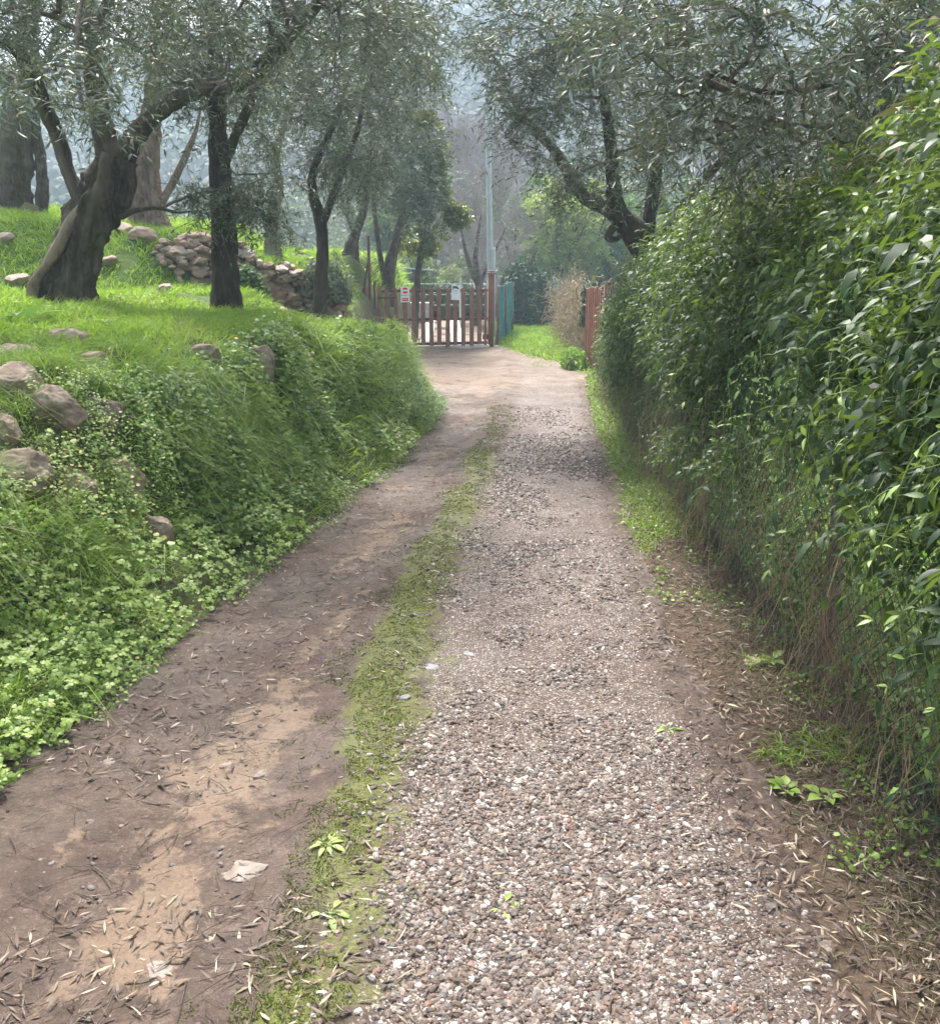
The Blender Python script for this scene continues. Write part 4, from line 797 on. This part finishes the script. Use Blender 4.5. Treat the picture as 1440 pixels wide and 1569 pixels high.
for u, Yd, s, rz, lab in [(890, 31, 1.0, 1, 'lime-green tree above the dry brown creeper'), (640, 30, .45, 2, 'lime-green bush over the red sign'), (690, 31, .4, 3, 'lime-green bush behind the right half of the gate')]:
    copy_thing(lime, at(u, Yd), rz, s, lab)
def bush(name, label, c, r, n, L, Wf, mleaf, cat='bush', group=None, thick=.35):
    root = thing(name, label, cat, c, group); g = G(); q = nrm(RS.randn(n, 3)); rr_ = 1-thick*RS.rand(n)**1.5+.28*vn3(q*2.5+c[0]); P = q*rr_[:, None]*np.asarray(r); P[:, 2] = np.abs(P[:, 2])
    N_ = nrm(q+.6*RS.randn(n, 3)+[[0, 0, .4]]); D = nrm(np.cross(N_, RS.randn(n, 3))); LL = L*(.6+.7*RS.rand(n))
    leaves(g, P, D, N_, LL, LL*Wf, RS.rand(n), t1=.3, w2=.42); g.build('foliage', M[mleaf], root)
    g = G(); m = 40; d = nrm(RS.randn(m, 3)); d[:, 2] = np.abs(d[:, 2]); C = (np.linspace(0, .9, 5)[None, :, None]*(d*np.asarray(r))[:, None]); tubes(g, C, np.outer(np.full(m, .014), [1, .8, .6, .5, .3]), 4); g.build('stems', M['twig'], root)
    return root
bush('ivy_bush', 'dark ivy-clad bush at the end of the teal net', (1.5, 25.5, 0), (.75, .9, 1.6), 9000, .09, .8, 'teal_leaf', group='bushes beyond the gate')
bush('shrub', 'rounded mid-green shrub blocking the end of the grass lane', (2.3, 29, 0), (.9, .9, 1.4), 7000, .10, .5, 'far_leaf', group='bushes beyond the gate')
bush('shrub', 'dark low shrub behind the gate right of the concrete block', (-.35, 28.5, 0), (1.3, .8, .95), 7000, .09, .6, 'teal_leaf', group='bushes beyond the gate')
bush('shrub', 'green shrub behind the gate above the concrete block', (-1.9, 29.5, 0), (1.4, .9, 1.3), 7000, .10, .5, 'far_leaf', group='bushes beyond the gate')
bush('ivy_bush', 'ivy clump on top of the dry creeper beside the orange gate', (1.98, 15.5, .6), (.16, .25, .72), 1700, .05, .8, 'teal_leaf', group='bushes beyond the gate')
bush('shrub', 'bright green weeds massed at the foot of the orange gate', (1.66, 14.7, 0), (.22, .5, .30), 2600, .05, .5, 'clover', group='bushes beyond the gate')
bush('shrub', 'leafy bramble under the slender olive beside the terrace wall', (-1.92, 12.5, hz(-1.92, 12.5)-.1), (.36, .45, .55), 4200, .05, .6, 'olive_leaf_far', group='bushes beyond the gate')
bush('shrub', 'leafy shrub against the terrace wall beside the straight olive', (-2.85, 11.7, hz(-2.85, 11.7)), (.32, .25, .42), 2200, .06, .6, 'far_leaf', group='bushes beyond the gate')
# woodland on the far slope
g = G(); n = 3000; az = np.radians(-44+88*RS.rand(n)); r = 62+210*RS.rand(n)**.8; x = r*np.sin(az); y = r*np.cos(az); z = height(x, y); m = 110
sc = 1.6+1.6*RS.rand(n)+r*.006; q = nrm(RS.randn(n, m, 3)); q[..., 2] = np.abs(q[..., 2])*1.15
P = np.stack([x, y, z], 1)[:, None]+q*sc[:, None, None]*(.7+.4*RS.rand(n, m, 1)); tone = np.repeat(RS.rand(n), m)*.8+.2*RS.rand(n*m)
N_ = nrm(q+.5*RS.randn(n, m, 3)).reshape(-1, 3); LL = np.repeat(sc, m)*(.20+.22*RS.rand(n*m)); leaves(g, P.reshape(-1, 3), nrm(np.cross(N_, RS.randn(n*m, 3))), N_, LL, LL*.7, tone)
M['wood'] = leaf_mat('hillside_foliage', [(0, (.03, .05, .025)), (.5, (.06, .08, .04)), (.75, (.11, .09, .08)), (1, (.15, .12, .11))], None, .2, .8)
kind(g.build('hillside_woods', M['wood']), 'stuff')
# ------------------------------------------------------------------ chain-link fence and hedge
def at_f(y, z, off=0): return np.stack([FX(y)+off, y, z], -1)
root = thing('wire_fence', 'green chain-link fence along the right verge under the vines', 'fence', (1.34, 3, 0))
g = G(); H = 1.35; sp = .062; ss = np.arange(.0-H, 13.7, sp); segs = 18; t = np.linspace(0, 1, segs)
for sgn in (1, -1):
    y0 = ss[:, None]+ (0 if sgn > 0 else H); yy = y0+sgn*H*t[None]; zz = np.broadcast_to(t*H, yy.shape)+.01
    wv = .004*((np.arange(segs) % 2)*2-1)
    k = (yy.max(1) > .3) & (yy.min(1) < 13.7)
    yy = np.clip(yy[k], -.2, 13.8); zz = zz[k]; dz = hz(1.4, 4)
    tubes(g, at_f(yy+.006*fb(yy, zz, 3, 2), zz+dz, wv[None]+.02*fb(yy, zz, .8, 2)+.05*(zz/H)**2*fb(yy, zz*0, .6, 2)), np.full(yy.shape, .0021), 3)
adopt(g.build('wire_mesh', M['wire']), root)
for zz in (.7, 1.33):
    yy = np.linspace(0, 13.7, 60); g = G(); tubes(g, at_f(yy, zz+0*yy, .004)[None], np.full((1, 60), .002), 4); adopt(g.build('line_wire', M['wire']), root)
for yy in (.6, 3.35, 6.1, 8.8, 11.4, 13.6):
    g = G(); x = float(FX(yy)); bark_tube(g, [(x+.05, yy, -.1), (x+.055, yy, .6), (x+.05, yy, 1.45)], [.035, .033, .03], 12, 4, .06, 0, yy); adopt(g.build('post', M['old_wood']), root)
# hedge of climbing jasmine
HT_Y = [.3, 1.5, 2.5, 3.3, 5, 6.8, 8, 9, 10, 11.5, 13.4]; HT_Z = [2.3, 2.22, 2.12, 2.04, 1.88, 1.78, 1.55, 1.32, 1.18, 1.05, .95]
def htop(y): return np.interp(y, HT_Y, HT_Z)
def hlow(y): return np.interp(y, [1, 3, 4.5, 6, 9, 13], [.75, .66, .55, .42, .25, .08])+.16*fb(np.asarray(y,float), np.asarray(y,float)*0, 1.7, 3)
def hface(y, z):
    u = np.clip(z/htop(y), 0, 1); bul = .02+.20*np.sin(np.pi*np.clip((u-.12)/.95, 0, 1))**.8*np.interp(y, [1, 5, 9, 13], [1, .9, .7, .3])
    return FX(y)-bul+.17*fb(y, z, 1.5, 3)
root = thing('jasmine_hedge', 'tall tangled hedge of climbing jasmine smothering the fence on the right', 'hedge', (1.5, 5, 0))
gl = G(); gs = G()
def sprays(n, y0, y1, depth, pw=1.0, prs=3, Lf=.042, zlo=None, ztop_add=0, tone=0., toplit=False):
    lf = leaves_fine if y1 < 5 else leaves; kk = {} if y1 < 5 else dict(t1=.3, w1=.5, t2=.65, w2=.33)
    y = y0*(y1/y0)**(RS.rand(n)**pw); lo = hlow(y) if zlo is None else zlo; u = RS.rand(n)
    z = lo+(htop(y)+ztop_add-lo)*(u**.85)
    if toplit: z = htop(y)+.03-.10*RS.rand(n)+.10*fb(y, y*0, 3, 2)
    x = hface(y, z)+depth*RS.rand(n)**1.6 if not toplit else hface(y, htop(y)*.9)+.7*RS.rand(n)
    z = z+.10*fb(y, z, 2.3, 2)
    thin = fb(y, z, 2.6, 3) > -.10-.40*sst((z/htop(y)-.45)*2.2) ; x, y, z = x[thin], y[thin], z[thin]; n = len(x)
    P0 = np.stack([x, y, z], 1); d = nrm(np.stack([-.45+.7*RS.randn(n), -.05+1.0*RS.randn(n), .25+.65*RS.randn(n)], 1)); Ls = (.09+.08*RS.rand(n)); 
    if toplit: d = nrm(np.stack([-.3+.6*RS.randn(n), .6*RS.randn(n), .5+.3*RS.rand(n)], 1))
    g_ = np.array([[0, 0, -1.]]); dr = .1+.75*RS.rand(n)**1.5
    def pos(t): return P0+d*(Ls*t)[:, None]+g_*(Ls*dr*t*t)[:, None]
    C = np.stack([pos(np.full(n, q)) for q in (0, .5, 1)], 1); tubes(gs, C, np.outer(np.full(n, .0011), [1.2, 1, .7]), 3, A=RS.rand(n))
    side = nrm(np.cross(d, [[0, 0, 1.]])+.3*RS.randn(n, 3)); A = np.clip(RS.rand(n)*.62+tone+.25*fb(y, z, 1.6, 2)+.06+.30*sst((z/htop(y)-.62)/.38), 0, .999)  # leaf colour lightens towards the hedge top, painting in light from above
    fl = Lf*(.55+.8*RS.rand(n)); tg = nrm(d+g_*dr[:, None])
    up = nrm(np.cross(side, tg)); up = np.where(up[:, 2:3] < 0, -up, up)
    for j in range(prs):
        t = (j+1)/(prs+.6)
        for s_ in (1, -1):
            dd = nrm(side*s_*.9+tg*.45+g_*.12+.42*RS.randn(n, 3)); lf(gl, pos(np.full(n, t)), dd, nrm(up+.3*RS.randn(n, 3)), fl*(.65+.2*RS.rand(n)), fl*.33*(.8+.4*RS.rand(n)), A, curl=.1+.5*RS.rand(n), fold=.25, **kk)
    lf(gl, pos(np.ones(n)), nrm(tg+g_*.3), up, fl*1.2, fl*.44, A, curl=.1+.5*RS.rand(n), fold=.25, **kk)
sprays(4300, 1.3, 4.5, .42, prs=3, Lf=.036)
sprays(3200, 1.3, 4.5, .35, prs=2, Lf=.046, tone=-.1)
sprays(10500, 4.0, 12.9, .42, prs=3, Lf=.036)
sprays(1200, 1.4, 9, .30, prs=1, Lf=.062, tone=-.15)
sprays(1700, 1.3, 12, .1, toplit=True, tone=.3, Lf=.04)  # top sprays get lime leaf colour as painted highlights
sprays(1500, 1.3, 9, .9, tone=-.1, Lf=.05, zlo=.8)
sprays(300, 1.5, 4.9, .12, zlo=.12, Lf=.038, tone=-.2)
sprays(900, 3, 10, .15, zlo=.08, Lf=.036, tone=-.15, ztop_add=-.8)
# inner single leaves to close the mass
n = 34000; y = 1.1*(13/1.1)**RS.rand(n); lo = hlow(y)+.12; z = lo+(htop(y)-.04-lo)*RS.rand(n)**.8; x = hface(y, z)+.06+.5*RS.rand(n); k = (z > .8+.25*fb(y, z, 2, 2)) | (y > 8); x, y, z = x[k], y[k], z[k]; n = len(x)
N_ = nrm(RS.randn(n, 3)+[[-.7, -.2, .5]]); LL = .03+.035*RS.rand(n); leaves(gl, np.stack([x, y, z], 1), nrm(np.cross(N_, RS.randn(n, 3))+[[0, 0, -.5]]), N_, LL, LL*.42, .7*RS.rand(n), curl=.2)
# larger close leaves near the camera, right edge
n = 520; y = 1.15+1.9*RS.rand(n); z = .9+1.25*RS.rand(n); x = hface(y, z)-.02-.10*RS.rand(n); N_ = nrm(RS.randn(n, 3)*.5+[[-.7, -.3, .6]]); LL = .030+.028*RS.rand(n)
leaves_fine(gl, np.stack([x, y, z], 1), nrm(np.cross(N_, RS.randn(n, 3))+[[-.2, 0, -.25]]), N_, LL, LL*.34, .2+.7*RS.rand(n), curl=.3)
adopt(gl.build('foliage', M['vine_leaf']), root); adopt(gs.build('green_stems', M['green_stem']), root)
g = G(); n = 1000; y = 1.9*(12.5/1.9)**(RS.rand(n)**.7); z0 = .30+.75*RS.rand(n)**1.2*np.minimum(htop(y)/2, 1); x = FX(y)-.05+.14*RS.randn(n)*.5; L = .25+.5*RS.rand(n); t = np.linspace(0, 1, 7)
C = np.stack([x[:, None]+np.cumsum(.028*RS.randn(n, 7), 1)-.03*t, y[:, None]+np.cumsum(.035*RS.randn(n, 7), 1), np.maximum((z0[:, None]-L[:, None]*t), .01+.02*RS.rand(n, 7))], -1)
tubes(g, C, np.outer(.0009+.0016*RS.rand(n)**2, [1, 1, .9, .8, .8, .7, .5]), 3); adopt(g.build('dry_stems', M['vine_stem']), root)
g = G(); n = 34; y = 1.6*(6/1.6)**RS.rand(n); z0 = .8+.8*RS.rand(n); x0 = hface(y, z0)-.03; t = np.linspace(0, 1, 12); L = .18+.3*RS.rand(n); ph = RS.rand(n)*6.28
C = np.stack([x0[:, None]-.10*np.sin(t*2.2)[None]*RS.rand(n, 1)+.02*np.sin(6*t[None]+ph[:, None]), y[:, None]-.25*t[None]*RS.randn(n, 1)*L[:, None]*2, z0[:, None]+.10*L[:, None]*t-L[:, None]*1.3*t**2], -1); C[..., 2] = np.maximum(C[..., 2], .02); cr = .03*np.maximum(t-.5, 0)[None]*2; C[..., 1] += cr*np.cos(9*t[None]+ph[:, None])*2; C[..., 2] += cr*np.sin(9*t[None]+ph[:, None])*2; C[..., 0] += .05*np.sin(3*t[None]+ph[:, None]*2)
g = None
for i_ in range(n):
    g = G(); tubes(g, C[i_:i_+1], np.linspace(.0019, .0009, 12)[None], 5, A=[RS.rand()]); k_ = np.arange(2, 12, 2).repeat(2); m_ = len(k_); P = C[i_][k_]; D = nrm(RS.randn(m_, 3)+[[-.5, 0, -.2]]); L_ = .022+.028*RS.rand(m_)
    leaves_fine(g, P, D, nrm(RS.randn(m_, 3)*.5+[[-.3, 0, 1]]), L_, L_*.32, .5+.5*RS.rand(m_), curl=.3); adopt(g.build('trailing_shoot', M['shoot']), root)
# ------------------------------------------------------------------ picket gate
def local_root(name, label, cat, loc, rz=0, group=None):
    r = thing(name, label, cat, loc, group); r.rotation_euler = (0, 0, rz); return r
def picket(g, x, w_, z0, z1, dep, yoff=0, round_=True):
    """a board with a rounded pointed head"""
    k = 7; a = np.linspace(0, math.pi, k); prof = [(-w_/2, z0), (w_/2, z0), (w_/2, z1-w_*.75)]+[(w_/2*math.cos(q), z1-w_*.75+w_*.75*math.sin(q)**.8) for q in a[1:-1]]+[(-w_/2, z1-w_*.75)]
    m = len(prof); V = [(x+p[0], yoff-dep/2, p[1]) for p in prof]+[(x+p[0], yoff+dep/2, p[1]) for p in prof]
    T = []; Q = []
    for i in range(1, m-1): T.append((0, i, i+1)); T.append((m, m+i+1, m+i))
    for i in range(m): Q.append((i, m+i, m+(i+1) % m, (i+1) % m)[::-1])
    g.add(V, T=T, Q=Q)
PL = W(583, 535, 17.9); PR_ = W(748, 529, 18.45); gv = PR_[:2]-PL[:2]; gw = float(np.linalg.norm(gv)); gang = math.atan2(gv[1], gv[0])
root = local_root('picket_gate', 'brown wooden picket gate closing the drive with two signs on it', 'gate', (PL[0], PL[1], 0), gang)
us = [593, 607.5, 621, 634, 647.5, 660, 672, 684, 696, 708.5, 721, 733, 742.5]
for i, u in enumerate(us):
    g = G(); x = (u-583)/(748-583)*gw; picket(g, x+.004*RS.randn(), .082 if i < 12 else .05, .05+.012*RS.randn(), 1.17+.014*RS.randn(), .02, -.02); o = g.build('picket', M['gate_wood'], root, smooth=False); o.rotation_euler = (0, .012*RS.randn(), 0)
for nm, zz in (('top_rail', 1.10), ('middle_rail', .56), ('bottom_rail', .09)):
    g = G(); box(g, (gw/2, .02, zz), (gw-.02, .035, .05), 0, .004); g.build(nm, M['rust'], root)
g = G(); box(g, (.01, .02, .62), (.07, .05, 1.16), 0, .006); g.build('stile', M['gate_wood'], root)
g = G(); box(g, (gw*.52, .05, .66), (.14, .03, .14), 0, .004); g.build('lock_box', M['rust'], root)
for z_ in (.25, .98):
    g = G(); box(g, (.16, -.034, z_), (.34, .006, .035), 0, 0); tubes(g, [[(-.02, -.03, z_-.04), (-.02, -.03, z_), (-.02, -.03, z_+.04)]], [[.012]*3], 8); g.build('hinge', M['rust'], root)
g = G(); box(g, (gw-.04, .05, .2), (.12, .03, .1), 0, .004); g.build('latch', M['rust'], root)
pr = W(752, 531, 18.55); root = thing('gate_post', 'square reddish brown gate post with a cap, right of the picket gate', 'gate post', (pr[0], pr[1], 0))
g = G(); box(g, (0, 0, .68), (.11, .11, 1.44), .1, .008); g.build('post', M['gate_orange'], root)
g = G(); box(g, (0, 0, 1.42), (.17, .17, .035), .1, .006); box(g, (0, 0, 1.46), (.13, .13, .03), .1, .01); g.build('cap', M['gate_wood'], root)
pl = W(558, 500, 17.7); root = thing('gate_post', 'short wide brown wooden post at the left end of the picket gate', 'gate post', (pl[0], pl[1], 0))
g = G(); box(g, (0.02, 0, .55), (.15, .12, 1.3), .1, .008); g.build('post', M['gate_wood'], root)
pi_ = W(568, 500, 17.55); root = thing('iron_post', 'tall rusty iron post with a diagonal brace by the picket gate', 'post', (pi_[0], pi_[1], 0))
g = G(); box(g, (0, 0, .95), (.05, .05, 2.3), .2, .003); g.build('upright', M['rust'], root)
g = G(); tubes(g, [[(-.34, .0, .15), (-.16, 0, .85), (-.02, 0, 1.62)]], [[.02, .02, .02]], 6); g.build('brace', M['rust'], root)
g = G(); tubes(g, [[(.09, .02, 0), (.09, .02, .7), (.085, .02, 1.3)]], [[.018, .018, .018]], 6); g.build('hinge_rod', M['rust'], root)
# signs
def text(s, size, mt, parent, loc, bold=0.):
    cu = bpy.data.curves.new('lettering', 'FONT'); cu.body = s; cu.size = size; cu.align_x = 'CENTER'; cu.align_y = 'CENTER'; cu.extrude = .0006; cu.offset = bold; cu.resolution_u = 3
    o = bpy.data.objects.new('tmp', cu); COL.objects.link(o); dg = bpy.context.evaluated_depsgraph_get(); me = bpy.data.meshes.new_from_object(o.evaluated_get(dg)); bpy.data.objects.remove(o)
    me.materials.clear(); me.materials.append(M[mt]); o = bpy.data.objects.new('lettering', me); COL.objects.link(o); o.parent = parent; o.location = loc; o.rotation_euler = (math.pi/2, 0, 0); return o
def disc_part(g, r, a0, a1, y, cx=0, cz=0, n=24):
    a = np.linspace(a0, a1, n); V = [(cx+r*math.cos(q), y, cz+r*math.sin(q)) for q in a]; V = [(v[0], v[1], v[2]) for v in V]
    T = [(0, i, i+1) for i in range(1, n-1)]; g.add(V, T=T)
ca, sa = math.cos(gang), math.sin(gang)
def on_gate(u, v):
    x = (u-583)/(748-583)*gw; px_, py_ = PL[0]+ca*x+sa*.055, PL[1]+sa*x-ca*.055; return (px_, py_, W(u, v, py_)[2])
q = on_gate(620.5, 451); root = local_root('no_entry_sign', 'white sign with a red no-entry disc and red lettering on the gate', 'sign', q, gang)
g = G(); box(g, (0, 0, 0), (.17, .006, .29), 0, 0); g.build('board', M['white'], root, smooth=False)
g = G(); disc_part(g, .058, .28, math.pi-.28, -.0045, 0, .075); disc_part(g, .058, math.pi+.28, 2*math.pi-.28, -.0045, 0, .075); g.build('no_entry_symbol', M['red'], root, smooth=False)
g = G(); box(g, (0, -.004, -.092), (.13, .002, .062), 0, 0); g.build('red_panel', M['red'], root, smooth=False)
text("PROPRIETA'", .030, 'red', root, (0, -.0045, -.018), .0006); text("PRIVATA", .032, 'white', root, (0, -.0065, -.092), .0006)
q = on_gate(696.5, 448); root = local_root('camera_warning_sign', 'white and blue surveillance sign tied to the gate', 'sign', q, gang); root.rotation_euler = (0, .06, gang)
g = G(); box(g, (0, 0, 0), (.17, .006, .28), 0, 0); g.build('board', M['white'], root, smooth=False)
g = G(); box(g, (-.02, -.0045, .10), (.09, .002, .045), 0, 0, tilt=.15); g.add([(.02, -.0055, .075), (.06, -.0055, .06), (.06, -.0055, .075), (.03, -.0055, .115)], Q=[(0, 1, 2, 3)]); box(g, (-.055, -.0045, .075), (.02, .002, .05)); g.build('camera_symbol', M['blue'], root, smooth=False)
text("AREA", .022, 'blue', root, (0, -.0045, .035)); text("VIDEOSORVEGLIATA", .0145, 'blue', root, (0, -.0045, .012))
for k_ in range(4): text("D.Lgs. 196/2003 art. 13", .0105, 'blue', root, (0, -.0045, -.02-.026*k_)) if k_ == 0 else None
# pole
pp = W(753, 470, 21.5); root = thing('utility_pole', 'tall grey metal pole rising behind the gate post', 'pole', (pp[0], pp[1], 0))
g = G(); zt = W(746, 60, 21.5)[2]; tp = W(746, 60, 21.5)-pp; bark_tube(g, [(0, 0, -.1), (tp[0]*.3, 0, zt*.3), (tp[0]*.7, 0, zt*.7), (tp[0], 0, zt)], [.075, .07, .055, .042], 16, 8, .0, 0); g.build('shaft', M['galv'], root)
g = G(); bark_tube(g, [(.0, 0, 0), (0, 0, 1.2), (0, 0, 1.9), (0, 0, 1.94)], [.09, .088, .085, .07], 16, 3, 0, 0); g.build('base_sleeve', M['galv'], root)
# nets
def net(label, a, b, h, n):
    root = thing('shade_net_fence', label, 'fence', (a[0], a[1], 0), 'teal netting fences'); g = G(); a = np.array(a); b = np.array(b); Ld = np.linalg.norm(b-a)
    for m_, vert in ((n, 1), (int(n*h/Ld)+1, 0)):
        if vert:
            s = np.linspace(0, 1, m_); t = np.linspace(0, 1, 12); S_, T_ = np.meshgrid(s, t, indexing='ij')
        else:
            s = np.linspace(0, 1, 24); t = np.linspace(0, 1, m_); T_, S_ = np.meshgrid(t, s, indexing='ij')
        xy = a+(b-a)*S_[..., None]; rip = .05*fb(S_*9, T_*2, 1., 3); C = np.concatenate([xy-a, (T_*h+.04*fb(S_*6, T_*0, 1, 2)*T_)[..., None]], -1); C[..., 0] += rip
        tubes(g, C, np.full(S_.shape, .0065), 3)
    g.build('net', M['net'], root)
    for f in (0, .5, 1):
        g = G(); c = (b-a)*f; box(g, (c[0]+.03, c[1], h/2-.03), (.05, .05, h+.1), 0, .005); g.build('post', M['old_wood'], root)
net('teal shade netting running back from the capped gate post', (.53, 18.75), (1.0, 22.6), 1.16, 150)
net('teal netting seen behind the dry creeper on the right', (2.25, 21.5), (2.3, 26), 1.2, 110)
net('short teal netting beside the orange gate under the hedge end', (2.08, 13.2), (2.16, 13.9), 1.0, 26)
# dry creeper on the fence right of the grass lane
root = thing('dry_creeper', 'tangle of dry straw-brown creeper over a fence by the grass lane', 'dead creeper', (2.1, 18, 0))
g = G(); n = 1400; s = RS.rand(n); y0 = 15.6+7*s; x0 = 2.0+.25*s+.10*RS.randn(n); z0 = 1.1*RS.rand(n)**.8; k_ = 7; C = np.stack([x0, y0, z0], 1)[:, None]+np.cumsum(.06*RS.randn(n, k_, 3)+nrm(RS.randn(n, 3))[:, None]*.05, 1); C[..., 2] = np.maximum(C[..., 2], .01)
tubes(g, C, np.full((n, k_), .0055), 3); g.build('dead_stems', M['straw'], None, loc=(2.1, 18, 0)); o = COL.objects[-1]; o.parent = root; o.location = (0, 0, 0)
bush_ = bush('shrub', 'loose pale green shrub poking through the dry creeper', (2.35, 19.5, 0), (.3, 2.6, 1.0), 3000, .06, .4, 'olive_leaf_far', group='bushes beyond the gate')
# orange picket gate, open, and picket panel
a = np.array((2.0, 14.0)); b = np.array((1.89, 15.0)); v = b-a; Lg = np.linalg.norm(v); root = local_root('picket_gate', 'orange-brown picket gate standing open against the hedge end', 'gate', (a[0], a[1], .03), math.atan2(v[1], v[0]))
for i in range(8):
    g = G(); picket(g, .08+i*(Lg-.14)/7, .07, .02, 1.22+.02*RS.randn(), .022, .03); g.build('picket', M['gate_orange' if i % 3 else 'gate_wood'], root, smooth=False)
for nm, z_ in (('top_rail', 1.0), ('bottom_rail', .22)):
    g = G(); box(g, (Lg/2, 0, z_), (Lg, .035, .07), 0, .005); g.build(nm, M['gate_wood'], root)
root = thing('gate_post', 'dark brown post carrying the orange-brown open gate', 'gate post', (2.03, 13.92, 0)); g = G(); box(g, (0, 0, .62), (.09, .09, 1.4), 0, .008); g.build('post', M['gate_wood'], root); g = G(); box(g, (0, 0, 1.33), (.11, .11, .03), 0, .006); g.build('cap', M['rust'], root)
root = local_root('picket_fence', 'short orange picket panel with a slanting rail above the hedge', 'fence', (2.12, 14.15, 0), .12)
for i in range(5):
    g = G(); picket(g, .05+i*.072, .05, .3, 1.27-.01*i+.02*RS.randn(), .02, -.02); g.build('picket', M['gate_orange'], root, smooth=False)
g = G(); box(g, (.19, -.045, 1.06), (.38, .03, .06), 0, .005, tilt=-.14); g.build('rail', M['gate_orange'], root)
g = G(); box(g, (.19, .01, .5), (.38, .03, .06), 0, .005); g.build('rail', M['gate_orange'], root)
# things in the yard
c = W(640, 480, 26.5); root = thing('concrete_tank', 'low grey concrete block seen through the picket gate', 'concrete block', (c[0], c[1], hz(c[0], c[1])))
g = G(); box(g, (0, 0, .24), (.85, .5, .50), 0, .01); g.build('block', M['concrete'], root); g = G(); box(g, (0, 0, .51), (.89, .54, .04), 0, .006); g.build('coping', M['slab'], root)
c = W(706, 480, 25); root = thing('white_post', 'thin white post seen beside the white and blue sign', 'post', (c[0], c[1], 0)); g = G(); tubes(g, [[(0, 0, 0), (0, 0, .6), (0, 0, 1.25)]], [[.035, .035, .035]], 10); g.build('tube', M['palewall'], root)
c = W(640, 412, 30); root = thing('shelter', 'small flat-roofed shelter among shrubs above the gate', 'shelter', (c[0], c[1], hz(c[0], c[1])))
zr = c[2]-hz(c[0], c[1]); g = G(); box(g, (0, 0, zr), (.95, .8, .05), .1, .008, tilt=.06); g.build('roof', M['palewall'], root)
g = G(); box(g, (.12, -.15, zr-.1), (.42, .3, .1), .1, .01); g.build('beam_box', M['bark_dark'], root)
for sx in (-.38, .38):
    for sy in (-.3, .3): g = G(); box(g, (sx, sy, zr/2-.05), (.05, .05, max(zr-.05, .2)), 0, .004); g.build('post', M['concrete'], root)
# stock fence wires behind the gate
root = thing('stock_fence', 'thin galvanised wire fence crossing the yard behind the gate', 'fence', (-1, 27.4, 0))
for z_ in (.45, .75, 1.05): g = G(); tubes(g, [[(-2.2, 0, z_), (0, 0, z_-.01), (1.6, 0, z_)]], [[.003]*3], 4); g.build('wire', M['thinwire'], root)
for x_ in (-1.9, -.6, .7, 1.5): g = G(); box(g, (x_, .02, .55), (.04, .04, 1.2), 0, .004); g.build('post', M['concrete'], root)
# ------------------------------------------------------------------ haze
m = bpy.data.materials.new('haze'); m.use_nodes = True; N = m.node_tree.nodes; N.remove(N['Principled BSDF']); pv = N.new('ShaderNodeVolumePrincipled')
pv.inputs['Color'].default_value = (.66, .83, 1.0, 1); pv.inputs['Density'].default_value = .0024; pv.inputs['Anisotropy'].default_value = .2
m.node_tree.links.new(pv.outputs[0], N['Material Output'].inputs['Volume'])
g = G(); box(g, (0, 190, 40), (880, 560, 100)); kind(g.build('haze', m, smooth=False), 'stuff')
